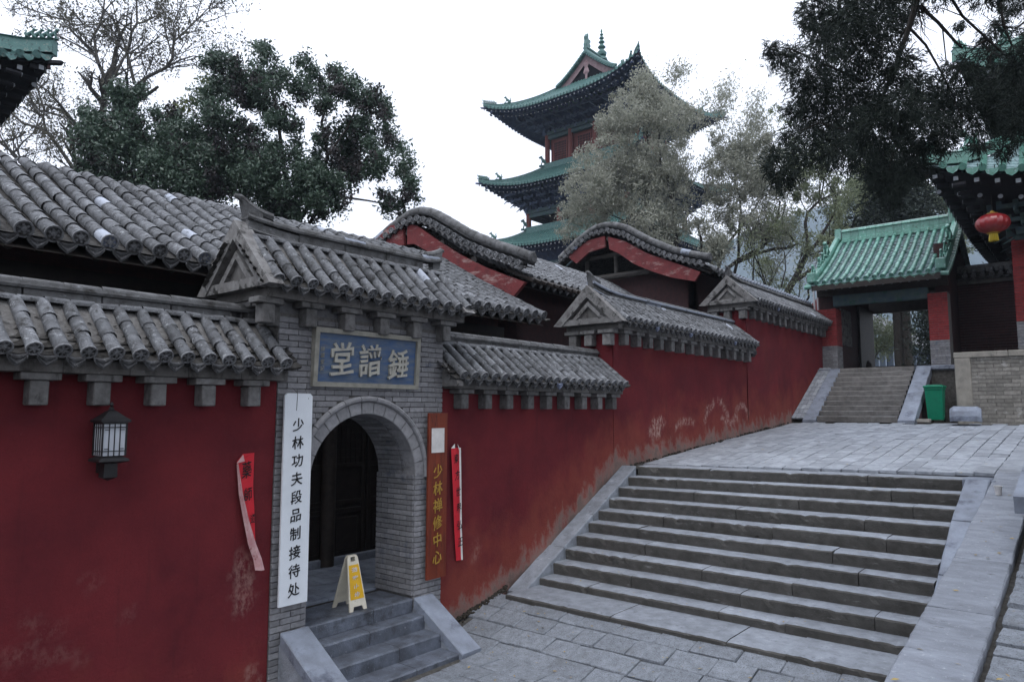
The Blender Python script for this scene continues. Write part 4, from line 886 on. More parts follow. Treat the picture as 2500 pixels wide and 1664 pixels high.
# ------------------------------------------------------------------ two halls with rolled gables behind the wall
def gable_hall(label, X, Y0, rot, up, lo, tube, prof, eave_y, eave_z, length, nsp=.27, floor=.5, label2=None):
    T = thing('gabled_hall', label, 'hall', (X, Y0, floor), 'halls with curved gables')
    u = Vector((cos(rot), sin(rot), 0)); v = Vector((-sin(rot), cos(rot), 0)); O = Vector((X, Y0, 0))
    P = lambda a, y, z: O+u*a+v*(y-Y0)+Zv*z
    yr = tube[[q[1] for q in tube].index(max(q[1] for q in tube))][0]
    if abs(yr-tube[3][0]) > 1: yr = tube[3][0]
    # barge board in two lengths, meeting at the ridge
    for (yy0, yy1) in ((yr+.05, 99), (-99, yr+.03)):
        def cut(pl):
            out = []
            for (a, c) in zip(pl, pl[1:]):
                for k in range(6):
                    t = k/6; p = (a[0]+(c[0]-a[0])*t, a[1]+(c[1]-a[1])*t)
                    if yy0 <= p[0] <= yy1: out.append(p)
            if yy0 <= pl[-1][0] <= yy1: out.append(pl[-1])
            return out
        U, Lw = cut(up), cut(lo); b = MB(); n = 16
        def rs(pl):
            q = resample([(a, 0, z) for a, z in pl], 1e-3+sum(math.dist(a, c) for a, c in zip(pl, pl[1:]))/n); return [(p.x, p.z) for p in q][:n+1]
        U, Lw = rs(U), rs(Lw); m_ = min(len(U), len(Lw)); U, Lw = U[:m_], Lw[:m_]
        b.strip([[P(.09, *a), P(0, *a), P(0, *c), P(.09, *c)] for a, c in zip(U, Lw)])
        for q in (0, -1): b.add([P(.09, *U[q]), P(0, *U[q]), P(0, *Lw[q]), P(.09, *Lw[q])], [(0, 1, 2, 3)])
        b.build('barge_board', 'barge_red', T)
    tb = resample([(a, 0, z) for a, z in tube], .3)
    # tubes of the raking ridge, laid end to end
    for a, c in zip(tb, tb[1:]):
        b = MB(); b.tube([P(.16, a.x, a.z), P(.16, a.x*.08+c.x*.92, a.z*.08+c.z*.92), P(.16, c.x, c.z)], [.098, .105, .09], 10); b.build('ridge_tile', 'ridge', T, True)
    b = MB(); m2 = resample([(a, 0, z) for a, z in tube], .15)
    b.strip([[P(.05, q.x, q.z-.10), P(.03, q.x, q.z-.075), P(.29, q.x, q.z-.075), P(.29, q.x, q.z-.17), P(.05, q.x, q.z-.17)] for q in m2]); b.build('ridge_moulding', 'ridge', T)
    e = tb[-1]; b = MB(); Mx = basis(-v, u, Zv, P(.16, e.x-.04, e.z-.02)); b.lathe([(.13, 0), (.13, .05), (.1, .07), (.0, .06)], (0, 0, 0), 14, Matrix.Translation(P(.16, e.x, e.z-.02)) @ basis(u, Zv, -v, (0, 0, 0))); b.build('ridge_end', 'tile_face', T)
    # verge tiles with round ends and drips, pointing out of the gable
    r = .062; em = tile_mesh('eave_tile_v', r, .26, 'tile', True); dm = drip_mesh('drip_tile_v', .19, 'tile_face')
    vt = resample([(a, 0, z-.22) for a, z in tube], .205); E_ = []; D_ = []
    for a, c in zip(vt, vt[1:]):
        d = ((c.x-a.x), (c.z-a.z)); ln = math.hypot(*d); sl = v*(d[0]/ln)+Zv*(d[1]/ln); nr = (-u).cross(sl); nr = nr if nr.z > 0 else -nr
        E_.append((em, basis(sl, -u, nr, P(.20, a.x, a.z))))
        D_.append((dm, basis(sl, -u, Zv*.97+nr*.03, P(-.05, (a.x+c.x)/2, (a.z+c.z)/2-.01))))
    pieces(T, 'verge_tile', E_); pieces(T, 'verge_drip', D_)
    b = MB(); b.strip([[P(.34, q.x, q.z-.30), P(-.02, q.x, q.z-.28), P(-.02, q.x, q.z-.25), P(.3, q.x, q.z-.22)] for q in m2]); b.build('verge_board', 'tile_pan', T)
    o = P(.36, yr, 0)
    n = int(length/nsp)
    tile_field(T, o, u, -v, prof, n, nsp, .074, seg=.3, limit=300)
    b = MB()
    for s in (1, -1): b.strip([[P(x, yr-s*a, z-.07) for a, z in prof] for x in (.05, length)])
    b.build('roof_bed', 'tile_pan', T)
    b = MB(); b.strip([[P(x, yr-a, z-.22) for a, z in prof] for x in (.1, length)]); b.build('soffit', 'dark_wood', T)
    rafters(T, P(.2, eave_y+.75, eave_z+.22), u, -v, int(length/.25), .25, 0, .72, drop=.45)
    yb = 2*yr-eave_y-.9
    b = MB(); b.prism([(eave_y+.9, floor), (yb, floor), (yb, prof[-1][1]+.1), (yr+.8, prof[0][1]-1.3), (yr-.8, prof[0][1]-1.3), (eave_y+.9, prof[-1][1]+.1)], lambda y, z: P(.75, y, z), lambda y, z: P(.95, y, z)); b.build('gable_wall', 'brick_dark', T)
    b = MB(); a = P(.75, eave_y+.9, 0); c = P(length, eave_y+.9, 0); b.prism([(a.x, a.y), (c.x, c.y), (c.x-.0, c.y+.2), (a.x, a.y+.2)], lambda x, y: (x, y, floor), lambda x, y: (x, y, prof[-1][1]+.35)); b.build('front_wall', 'brick_dark', T)
    # open truss in the gable
    zt = prof[0][1]; zb = prof[-1][1]
    for (ya, za, yc_, zc_, w_) in ((yr-1.6, zb+.25, yr+1.6, zb+.25, .1), (yr-1.0, zb+.95, yr+1.0, zb+.95, .08), (yr-.02, zb+.3, yr, zt-.35, .07), (yr-1.1, zb+.3, yr-1.1, zb+.9, .07), (yr+1.1, zb+.3, yr+1.1, zb+.9, .07)):
        b = MB(); b.tube([P(.45, ya, za), P(.45, yc_, zc_)], w_, 8); b.build('truss_beam', 'grey_wood', T, True)
    for yy, zz in ((yr, zt-.28), (yr-1.0, zt-.68), (yr+1.0, zt-.7), (yr-1.9, zt-1.15)):
        b = MB(); b.tube([P(.04, yy, zz), P(1.0, yy, zz)], .085, 8); b.build('purlin', 'grey_wood', T, True)
    return T
B2up = [(13.11, 6.92), (12.56, 7.23), (11.75, 7.12), (11.24, 6.76), (10.51, 6.3), (9.83, 5.94), (9.18, 5.66), (8.78, 5.5)]
B2lo = [(12.88, 6.68), (12.44, 6.72), (11.8, 6.69), (10.89, 6.18), (10.05, 5.63), (9.39, 5.36), (9.1, 5.2)]
B2tu = [(13.4, 6.86), (12.56, 7.27), (12.02, 7.47), (11.65, 7.47), (11.3, 7.34), (10.8, 7.04), (10.33, 6.74), (9.61, 6.4), (9.1, 6.2), (8.73, 6.03)]
gable_hall('grey tiled hall with faded red curved barge boards just behind the gateway roof', 10.95, 8.65, R(4.5), B2up, B2lo, B2tu, [(0, 7.27), (.35, 7.15), (.86, 6.84), (1.33, 6.52), (2.05, 6.15), (2.56, 5.93), (3.12, 5.66)], 8.6, 5.62, 11.5)
B3up = [(13.49, 8.04), (12.68, 8.45), (12.02, 8.5), (11.33, 8.24), (10.51, 7.72), (9.48, 7.25), (8.8, 6.93)]
B3lo = [(13.12, 7.75), (12.62, 8.06), (12.02, 8.13), (11.51, 7.86), (10.96, 7.44), (10.31, 7.12), (9.7, 6.87), (8.98, 6.68)]
B3tu = [(13.9, 8.05), (13.11, 8.57), (12.49, 8.88), (11.9, 8.9), (11.32, 8.69), (10.51, 8.16), (9.73, 7.75), (8.98, 7.48), (8.6, 7.38)]
gable_hall('farther grey tiled hall with open timber gable and half faded red barge board', 19.05, 8.6, R(0), B3up, B3lo, B3tu, [(0, 8.68), (.6, 8.45), (1.4, 7.93), (2.2, 7.5), (2.9, 7.22), (3.45, 7.0)], 8.45, 6.97, 6.2, floor=1.5)

# ------------------------------------------------------------------ glazed roofs with lifted corners
def beast_mesh(name, m, s=1):
    b = MB(); S_ = lambda pts: [Vector(p)*s for p in pts]
    b.tube(S_([(-.22, 0, .04), (-.16, 0, .16), (-.02, 0, .26), (.08, 0, .36), (.12, 0, .44)]), [.07*s, .11*s, .10*s, .08*s, .05*s], 7)
    b.tube(S_([(.08, 0, .42), (.16, 0, .47), (.27, 0, .43)]), [.06*s, .085*s, .04*s], 6)
    for q in (-1, 1): b.tube(S_([(.06, .05*q, .28), (.12, .06*q, .12), (.14, .06*q, .0)]), [.045*s, .03*s, .035*s], 5); b.tube(S_([(-.14, .07*q, .12), (-.06, .08*q, .02), (.02, .08*q, 0)]), [.06*s, .04*s, .02*s], 5); b.tube(S_([(.12, .03*q, .5), (.07, .05*q, .60)]), [.025*s, .006*s], 4)
    b.tube(S_([(-.2, 0, .08), (-.28, 0, .22), (-.22, 0, .38), (-.27, 0, .5)]), [.04*s, .045*s, .035*s, .008*s], 5)
    b.box(-.26*s, .26*s, -.08*s, .08*s, -.06*s, .02*s)
    return b.mesh(name, m, 'all')
def lifted_roof(T, c, h, zc, zm, inn, zt, sp, r, m='green_old', pan=None, faces=(0, 1, 2, 3), soffit_in=None, soffit_z=None, ends='rafter_end', sweep=.5, beasts=5, bs=1, pan_steps=9, under='under_blue', rsp=None, ridge_r=None, figures=True):
    """square roof: c centre, h half width at the eaves, zc/zm eave height at corners/middle, inn=(ix,iy) upper half widths, zt upper height"""
    cx, cy = c; h2 = h if isinstance(h, tuple) else (h, h)
    def S(f, s, t, dz=0):
        ia, io = (inn[1], inn[0]) if f % 2 == 0 else (inn[0], inn[1]); ha, ho = (h2[1], h2[0]) if f % 2 == 0 else (h2[0], h2[1])
        e = sweep*abs(s)**5*t; al = s*(ia+(ha-ia)*t)+(e if s > 0 else -e); ou = io+(ho-io)*t+e
        z = zm+(zt-zm)*max(0, 1-t)**1.35+(zc-zm)*abs(s)**3*t*t+dz
        a = f*pi/2; ox, oy = (cos(a), sin(a)) if True else 0; ax, ay = -oy, ox
        return Vector((cx+ox*ou+ax*al, cy+oy*ou+ay*al, z))
    bt = MB(); be = MB(); bd = MB(); bp = MB(); br = MB(); bs_ = MB()
    for f in faces:
        ia = inn[1] if f % 2 == 0 else inn[0]; ha = h2[1] if f % 2 == 0 else h2[0]
        n = int(2*ha/sp); aout = Vector((cos(f*pi/2), sin(f*pi/2), 0)); aal = Vector((-sin(f*pi/2), cos(f*pi/2), 0))
        def row(uu, dz, kk=7):
            t0 = max(0, (abs(uu)-ia)/(ha-ia)) if abs(uu) > ia else 0
            out = []
            for k in range(kk+1):
                t = t0+(1-t0)*k/kk; w_ = ia+(ha-ia)*t; out.append(S(f, max(-1, min(1, uu/w_)), t, dz))
            return out
        for i in range(n+1):
            uu = -ha+2*ha*(i+.0)/n
            if abs(uu) > ha*.995: continue
            pts = row(uu, 0); bt.tube(pts, r, 6, cap=False)
            d = (pts[-1]-pts[-2]).normalized(); rr = r*1.12
            be.tube([pts[-1]-d*.02, pts[-1]+d*.03], rr, 9)
            if i < n:
                p0 = row(uu+sp*.5, 0)[-1]; bd.add([p0+aal*(-sp*.42)+aout*.02-Zv*.02, p0+aal*sp*.42+aout*.02-Zv*.02, p0+aal*sp*.3+aout*.03-Zv*sp*.38, p0+aout*.03-Zv*sp*.58, p0-aal*sp*.3+aout*.03-Zv*sp*.38], [(0, 1, 2, 3, 4)])
        K = 30; rows = [[S(f, -1+2*i/K, k/pan_steps, -r*.5) for i in range(K+1)] for k in range(pan_steps+1)]
        for k in range(pan_steps):
            bp.strip([rows[k], [p+Zv*.03 for p in rows[k+1]], [p-Zv*.01 for p in rows[k+1]]])
        # rafter ends: square fliers above round rafters
        rs2 = rsp or sp*1.3; n2 = int(2*ha/rs2)
        for i in range(n2+1):
            s = -1+2*(i+.5)/(n2+1); p = S(f, s, 1)
            q = .042*rs2/.3
            p1 = p-aout*.10-Zv*(r+.16*rs2/.3); bs_.box(-q, q, -.3, .0, -q, q, basis(aal, aout, Zv, p1)); br.box(-q*.95, q*.95, .001, .012, -q*.95, q*.95, basis(aal, aout, Zv, p1))
            p2 = p-aout*(.35*rs2/.3+.1)-Zv*(r+.38*rs2/.3); bs_.tube([p2, p2-aout*.3], q*1.15, 7); br.tube([p2, p2+aout*.012], q*1.05, 7)
        si = soffit_in or inn; sz = soffit_z if soffit_z is not None else zm-1.2
        sia, sio = (si[1], si[0]) if f % 2 == 0 else (si[0], si[1])
        b_rows = []
        for k in range(6):
            t = k/5; rw = []
            for i in range(K+1):
                s = -1+2*i/K; p = S(f, s, 1, -r-.08); q = Vector((cx, cy, 0))+aout*sio+aal*s*sia; z = sz
                rw.append(Vector((p.x+(q.x-p.x)*t, p.y+(q.y-p.y)*t, p.z+(z-p.z)*t**1.6)))
            b_rows.append(rw)
        bs_.strip(b_rows)
    bt.build('roof_tile_mass', m, T, True, 'stuff'); be.build('eave_tile_mass', m, T, False, 'stuff'); bd.build('drip_tile_mass', m, T, False, 'stuff'); bp.build('pan_tiles', pan or m, T, False, 'stuff')
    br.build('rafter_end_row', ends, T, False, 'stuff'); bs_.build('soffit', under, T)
    R_ = ridge_r or r*1.5; bm = beast_mesh('ridge_beast', m, bs)
    for f in faces:
        s = 1
        pts = [S(f, s, k/10, R_*1.1) for k in range(11)]
        b = MB(); d_ = (pts[-1]-pts[0]); side = Vector((-d_.y, d_.x, 0)).normalized()
        b.strip([[p-side*R_*.8-Zv*R_*1.2, p-side*R_*.7+Zv*R_*.6, p-side*R_*1.0+Zv*R_*.8, p+Zv*R_*1.25, p+side*R_*1.0+Zv*R_*.8, p+side*R_*.7+Zv*R_*.6, p+side*R_*.8-Zv*R_*1.2] for p in pts])
        e = pts[-1]; b.add([e-side*R_*.8-Zv*R_*1.2, e-side*R_*.7+Zv*R_*.6, e+Zv*R_*1.2, e+side*R_*.7+Zv*R_*.6, e+side*R_*.8-Zv*R_*1.2], [(0, 1, 2, 3, 4)]); b.build('hip_ridge', m, T)
        if figures:
            dn = Vector((d_.x, d_.y, 0)).normalized()
            ts = [1-.012*bs/ (abs(h2[0])/8)-k*.042*bs/(abs(h2[0])/8) for k in range(beasts)]+[.70]
            for k, t in enumerate(ts):
                p = S(f, s, t, R_*2.3); link('ridge_beast', bm, T, basis(dn, Vector((-dn.y, dn.x, 0)), Zv, p, (1.0 if k < beasts else 1.9,)*3))
        b = MB(); p = S(f, s, 1, -r*2.5); dn = Vector((d_.x, d_.y, 0)).normalized(); b.tube([p-dn*1.2*h2[0]/8-Zv*.0, p+dn*.15, p+dn*.45*bs+Zv*.03], [.16*bs, .15*bs, .05*bs], 6); b.build('corner_beam', under, T, True)
        p = S(f, s, 1, -r*2.5-.25*bs); b = MB(); b.lathe([(.0, .16*bs), (.05*bs, .14*bs), (.09*bs, -.02*bs), (.11*bs, -.08*bs), (0, -.08*bs)], p-dn*.1, 8); b.tube([p+Zv*.15*bs-dn*.1, p+Zv*.35*bs-dn*.1], .012, 4); b.build('wind_bell', 'brick_dark', T, True)
    return S
def brackets(T, c, half, z0, z1, reach, n, sz=1, m='under_blue', beak='under_blue', faces=(0, 1, 2, 3)):
    """corbelled bracket sets under an eave: crossing arms stepping outwards, with slanting beaks"""
    b = MB(); b.cur = 0
    for f in faces:
        o = Vector((cos(f*pi/2), sin(f*pi/2), 0)); a = Vector((-sin(f*pi/2), cos(f*pi/2), 0)); C0 = Vector((c[0], c[1], 0))
        for i in range(n+1):
            s = -half+2*half*i/n
            for k in range(4):
                t = k/3.5; zz = z0+(z1-z0)*t*.85; ou = half+reach*t*.75; p = C0+o*ou+a*s*(1+.28*t*reach/half)+Zv*zz; w_ = (.42+.10*k)*sz; hh = (z1-z0)*.085
                b.box(-w_, w_, -.10*sz, .10*sz, 0, hh, basis(a, o, Zv, p)); b.box(-.09*sz, .09*sz, -.9*sz*(1 if k else .3), .28*sz, -hh*.9, 0, basis(a, o, Zv, p))
                for q in (-1, 0, 1): b.box(-.1*sz, .1*sz, -.11*sz, .11*sz, hh, hh*1.8, basis(a, o, Zv, p+a*q*w_*.85))
                if k: 
                    tip = p+o*.75*sz-Zv*.30*sz; root = p-o*.5*sz+Zv*.25*sz
                    b.add([root-a*.08*sz, root+a*.08*sz, root+Zv*.22*sz+a*.08*sz, root+Zv*.22*sz-a*.08*sz, tip-a*.05*sz, tip+a*.05*sz, tip+Zv*.05*sz], [(0, 1, 2, 3), (0, 4, 5, 1), (1, 5, 6, 2), (2, 6, 3), (3, 6, 4, 0), (4, 6, 5)])
    return b.build('bracket_set_mass', m, T, False, 'stuff')
def body(T, c, half, z0, z1, m_wall='column_red', ncol=4, colr=.22, windows=True, recess=.25, faces=(2, 3), open_=False, zbeam=.7):
    if not open_:
        b = MB(); q = half-recess; b.box(c[0]-q, c[0]+q, c[1]-q, c[1]+q, z0, z1); b.build('wall', m_wall, T)
    b = MB(); q = half+.05
    for (zz0, zz1, e) in ((z1-zbeam*.45, z1, .12), (z1-zbeam, z1-zbeam*.52, .0)):
        for s in (-1, 1): b.box(c[0]-q-e, c[0]+q+e, c[1]+s*half-.15-e*.5, c[1]+s*half+.15+e*.5, zz0, zz1); b.box(c[0]+s*half-.15-e*.5, c[0]+s*half+.15+e*.5, c[1]-q-e, c[1]+q+e, zz0+.002, zz1-.002)
    b.build('painted_beam', 'beam_paint', T)
    for i in range(ncol):
        for (fx, fy) in ((-1, None), (None, -1)):
            s = -half+2*half*i/(ncol-1); p = (c[0]-half, c[1]+s) if fx else (c[0]+s, c[1]-half)
            if fy and i == 0: continue
            b = MB(); b.tube([(p[0], p[1], z0), (p[0], p[1], z1-zbeam*.4)], colr, 10); b.build('column', 'column_red', T, True)
    if windows:
        for i in range(ncol-1):
            for f in (0, 1):
                s = -half+2*half*(i+.5)/(ncol-1); w_ = half/(ncol-1)*.50; zz0 = z0+(z1-z0)*.15; zz1 = z1-zbeam-.35
                o = Vector((-1, 0, 0)) if f == 0 else Vector((0, -1, 0)); a = Vector((0, 1, 0)) if f == 0 else Vector((1, 0, 0)); p = Vector((c[0], c[1], 0))+o*(half-recess)+a*s
                b = MB(); M = basis(a, o, Zv, p); 
                for (x0, x1, za, zb) in ((-w_-.12, w_+.12, zz1, zz1+.12), (-w_-.12, w_+.12, zz0-.12, zz0), (-w_-.12, -w_, zz0, zz1), (w_, w_+.12, zz0, zz1)): b.box(x0, x1, 0, .08, za, zb, M)
                wf = b.build('window', 'column_red', T)
                b = MB(); b.box(-w_, w_, .005, .02, zz0, zz1, M); b.build('pane', 'under_dark', wf)
                b = MB()
                for k in range(1, 8): b.box(-w_+2*w_*k/8-.02, -w_+2*w_*k/8+.02, .02, .05, zz0, zz1, M)
                for k in range(1, 10): b.box(-w_, w_, .025, .045, zz0+(zz1-zz0)*k/10-.02, zz0+(zz1-zz0)*k/10+.02, M)
                b.build('lattice', 'column_red', wf)
TC = (55.5, 34.7)
TW = thing('bell_tower', 'tall multi storey tower with upswept green glazed roofs rising behind the trees', 'tower', (TC[0], TC[1], 3))
lifted_roof(TW, TC, 7.75, 31.1, 29.9, (3.0, 2.75), 33.2, .33, .085, pan='green_old', soffit_in=(4.0, 4.0), soffit_z=31.0, sweep=.45, bs=.62, beasts=6)
brackets(TW, TC, 4.0, 28.6, 30.6, 3.6, 7, 1.0, m='bracket_paint'); body(TW, TC, 3.95, 24.8, 28.7, windows=True, colr=.24)
lifted_roof(TW, TC, 8.05, 23.9, 22.8, (4.1, 4.1), 25.3, .33, .085, pan='green_old', soffit_in=(5.3, 5.3), soffit_z=23.6, sweep=.45, bs=.62, beasts=6)
brackets(TW, TC, 5.25, 21.1, 22.9, 2.7, 8, .85, m='bracket_paint'); body(TW, TC, 5.2, 18.6, 21.2, open_=True, windows=False, colr=.24)
b = MB(); b.box(TC[0]-3.7, TC[0]+3.7, TC[1]-3.7, TC[1]+3.7, 28.5, 30.6); b.build('bracket_wall', 'under_blue', TW)
b = MB(); b.box(TC[0]-5, TC[0]+5, TC[1]-5, TC[1]+5, 21.22, 23.2); b.build('bracket_wall', 'under_blue', TW)
b = MB(); b.box(TC[0]-3.8, TC[0]+3.8, TC[1]-3.8, TC[1]+3.8, 18, 22); b.build('inner_wall', 'brick_dark', TW)
lifted_roof(TW, TC, 8.05, 18.4, 17.3, (5.3, 5.3), 19.2, .33, .085, pan='green_old', soffit_in=(6, 6), soffit_z=16, sweep=.45, bs=.62, beasts=5)
body(TW, TC, 6.0, 3, 16.0, windows=False)
for z_, q in ((25.55, 4.2), (19.5, 5.4)):
    b = MB()
    for (xa, xb, ya, yb) in ((-q, q, -q-.12, -q+.12), (-q, q, q-.12, q+.12), (-q-.12, -q+.12, -q+.12, q-.12), (q-.12, q+.12, -q+.12, q-.12)): b.box(TC[0]+xa, TC[0]+xb, TC[1]+ya, TC[1]+yb, z_-.5, z_+.12)
    b.build('base_ridge', 'green_old', TW)
    cm = beast_mesh('corner_beast', 'green_old', 1.7)
    for sx, sy in ((-1, 1), (-1, -1), (1, -1)): link('corner_beast', cm, TW, basis((sx*.7, sy*.7, 0), (-sy*.7, sx*.7, 0), (0, 0, 1), (TC[0]+sx*q, TC[1]+sy*q, z_)))
# upper gabled part with the main ridge along x
zR, zB = 35.5, 33.1; ix, iy = 3.0, 2.85
for s in (-1, 1):
    bt = MB(); bp = MB()
    cur = lambda t: (iy*t+.35*t, zR-(zR-zB)*(1-max(0, 1-t)**1.25)) 
    for i in range(20):
        x = TC[0]-ix-.3+2*(ix+.3)*i/19; bt.tube([(x, TC[1]+s*cur(k/6)[0], cur(k/6)[1]) for k in range(7)], .085, 6, False)
    bp.strip([[(TC[0]+e*(ix+.35), TC[1]+s*cur(k/6)[0], cur(k/6)[1]-.05) for e in (-1, 1)] for k in range(7)])
    bt.build('upper_tile_mass', 'green_old', TW, True, 'stuff'); bp.build('pan_tiles', 'green_old', TW, False, 'stuff')
    for e in (-1, 1):
        b = MB(); pts = [(TC[0]+e*(ix+.35), TC[1]+s*cur(k/6)[0], cur(k/6)[1]+.15) for k in range(7)]; b.tube(pts, .17, 7); b.build('raking_ridge', 'green_old', TW, True)
        b = MB(); n = 14
        for k in range(n):
            t = (k+.5)/n; y, z = cur(t); p = Vector((TC[0]+e*(ix+.45), TC[1]+s*y, z-.05)); b.tube([p, p+Vector((e*.25, 0, 0))], .1, 8)
        b.build('verge_tile_mass', 'green_old', TW, False, 'stuff')
        b = MB(); b.strip([[(TC[0]+e*(ix+.25), TC[1]+s*cur(k/6)[0]*.97, cur(k/6)[1]-.12), (TC[0]+e*(ix+.25), TC[1]+s*max(0, cur(k/6)[0]*.97-.15), cur(k/6)[1]-.72)] for k in range(7)]); b.build('barge_board', 'barge_pale', TW)
    b = MB(); b.add([(TC[0]+s*(ix-.15), TC[1]-iy, zB-.3), (TC[0]+s*(ix-.15), TC[1]+iy, zB-.3), (TC[0]+s*(ix-.15), TC[1], zR-.3)], [(0, 1, 2)]); b.build('gable_panel', 'under_dark', TW)
    b = MB(); b.lathe([(.0, .0), (.16, -.2), (.3, -.5), (.16, -.75), (.26, -1.0), (.34, -1.25), (.14, -1.45), (.1, -1.9)], (TC[0]+s*(ix+.27), TC[1], zR-.6), 8, Matrix.Diagonal((.3, 1, 1, 1))); b.build('hanging_fish', 'barge_pale', TW)
b = MB(); b.box(TC[0]-ix-.4, TC[0]+ix+.4, TC[1]-.17, TC[1]+.17, zR-.1, zR+.4); b.box(TC[0]-ix-.42, TC[0]+ix+.42, TC[1]-.24, TC[1]+.24, zR+.4, zR+.52); b.build('main_ridge', 'green_old', TW)
for s in (-1, 1):
    b = MB(); x = TC[0]+s*(ix+.2); pr_ = [(0, 0), (.42, 0), (.46, .5), (.34, .95), (.42, 1.35), (.16, 1.75), (.1, 1.5), (.12, 1.2), (-.02, 1.05), (-.2, 1.15), (-.3, .9), (-.12, .7), (-.3, .45)]
    b.prism(pr_[::int(s)], lambda a, z: (x+s*a*.9-.2*s, TC[1]-.17, zR+.4+z*.85), lambda a, z: (x+s*a*.9-.2*s, TC[1]+.17, zR+.4+z*.85)); b.build('ridge_dragon', 'green_old', TW)
b = MB(); b.lathe([(.0, 3.15), (.05, 3.1), (.1, 2.9), (.06, 2.75), (.18, 2.55), (.08, 2.45), (.24, 2.2), (.1, 2.08), (.3, 1.8), (.12, 1.65), (.38, 1.3), (.16, 1.12), (.46, .75), (.42, .5), (.2, .4), (.5, .2), (.55, 0), (0, 0)], (TC[0]-.6, TC[1], zR+.3), 14); b.build('ridge_finial', 'green_old', TW, True)

# ------------------------------------------------------------------ corner of a pavilion at the upper left
PV = thing('green_roofed_pavilion', 'upturned corner of a green glazed eave with little roof beasts at the upper left', 'pavilion', (-.6, 24.2, 3))
lifted_roof(PV, (-.75, 24.15), 5.9, 11.1, 10.25, (1.5, 1.5), 13.6, .29, .085, m='green_old', sweep=.15, soffit_in=(3.4, 3.4), soffit_z=8.6, bs=.45, beasts=4, under='under_dark', faces=(0, 3, 2), ridge_r=.16)
brackets(PV, (-.55, 24.15), 3.6, 8.3, 9.9, 1.9, 6, .7, 'under_dark', faces=(0, 3)); body(PV, (-.55, 24.15), 3.4, 2.5, 8.4, windows=False)

# ------------------------------------------------------------------ far steps, green roofed gate
fs_ = thing('stone_staircase', 'far flight of stone steps between sloping ramps rising to the green roofed gate', 'stairs', (20.7, 5, 2.66))
for i in range(11):
    z = 2.66+.1425*(i+1); xa = 20.7+.245*i
    cuts = [4.22, 4.95+random.uniform(-.3, .3), 5.6+random.uniform(-.3, .3), 6.24]
    for a, c in zip(cuts, cuts[1:]):
        b = MB(); n = 4; prof = [(xa+.01, z-.16), (xa, z-.015), (xa+.012, z), (xa+.30, z)]
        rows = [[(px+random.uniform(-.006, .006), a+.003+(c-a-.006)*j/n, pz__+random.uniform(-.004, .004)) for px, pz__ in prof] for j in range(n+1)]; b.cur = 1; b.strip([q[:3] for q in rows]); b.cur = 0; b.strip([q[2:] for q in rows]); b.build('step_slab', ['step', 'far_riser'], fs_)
b = MB(); b.prism([(20.75, 2.4), (23.5, 2.4), (23.5, 4.05), (20.75, 2.6)], lambda x, z: (x, 4.25, z), lambda x, z: (x, 6.9, z)); b.build('step_core', 'soil', fs_)
for (ya, yb) in ((3.82, 4.21), (6.25, 6.6)):
    for k in range(3):
        a = 20.62+.94*k; c = a+.93; f = lambda x: 2.70+(x-20.62)*(4.24-2.70)/(23.42-20.62); slope_stone(fs_, a, f(a), c, f(c), ya, yb, .25, 'ramp_stone', 'slab')
b = MB(); b.prism([(20.75, 2.5), (23.42, 2.5), (23.42, 4.1), (20.75, 2.62)], lambda x, z: (x, 3.84, z), lambda x, z: (x, 4.19, z)); b.build('ramp_core', 'brick_dark', fs_)
it = []; pm = paver_mesh('ramp_brick', .25, .11, 'terrace_paver', .04, .003, .005)
for i in range(12):
    for j in range(3):
        x = 20.72+.235*i; f = 2.70+(x+.1-20.62)*(1.54/2.8); it.append((pm, Matrix.Translation((x+.12, 6.66+.115*j, f)) @ Matrix.Rotation(-math.atan(.55), 4, 'Y')))
pieces(fs_, 'ramp_brick', it)
b = MB(); b.box(23.38, 60, -12, 9, 1.5, 4.225); struct(b.build('upper_court', 'joint'))
b = MB(); b.box(23.36, 23.8, 2.6, 7.6, 4.1, 4.235); o = b.build('platform_edge', 'slab'); struct(o)
GG = thing('green_roofed_gate', 'small gate with green glazed roof and red brick piers above the far steps', 'gate', (26.6, 5.2, 4.23))
gprof = [(0, 8.95), (.5, 8.62), (1.2, 8.14), (2.0, 7.64), (2.7, 7.25), (3.3, 6.97)]
tile_field(GG, (26.6, 3.52, 0), (0, 1, 0), (-1, 0, 0), gprof, 15, .239, .062, seg=.3, mats=('green_glaze', 'green_glaze', 'green_pan'), limit=220, lim_end=20, lim_drip=20, pan_step=.12)
tile_field(GG, (26.6, 3.52, 0), (0, 1, 0), (1, 0, 0), gprof, 15, .239, .062, seg=.5, mats=('green_glaze', 'green_glaze', 'green_pan'), parts=False, names=('rear_tile', '', ''))
b = MB(); b.prism([(26.6-a, z-.09) for a, z in gprof[::-1]]+[(26.6+a, z-.09) for a, z in gprof[1:]]+[(26.6+a, z-.25) for a, z in gprof[::-1]]+[(26.6-a, z-.25) for a, z in gprof[1:]], lambda x, z: (x, 3.45, z), lambda x, z: (x, 7.02, z)); b.build('roof_bed', 'dark_wood', GG)
for i in range(12):                              # main ridge in moulded lengths
    ya = 3.62+i*.272; b = MB()
    b.prism([(-.12, 8.85), (-.12, 8.97), (-.08, 9.0), (-.08, 9.2), (-.13, 9.23), (-.1, 9.3), (0, 9.34), (.1, 9.3), (.13, 9.23), (.08, 9.2), (.08, 9.0), (.12, 8.97), (.12, 8.85)], lambda x, z: (26.6+x, ya, z), lambda x, z: (26.6+x, ya+.264, z)); b.build('ridge_block', 'green_glaze', GG)
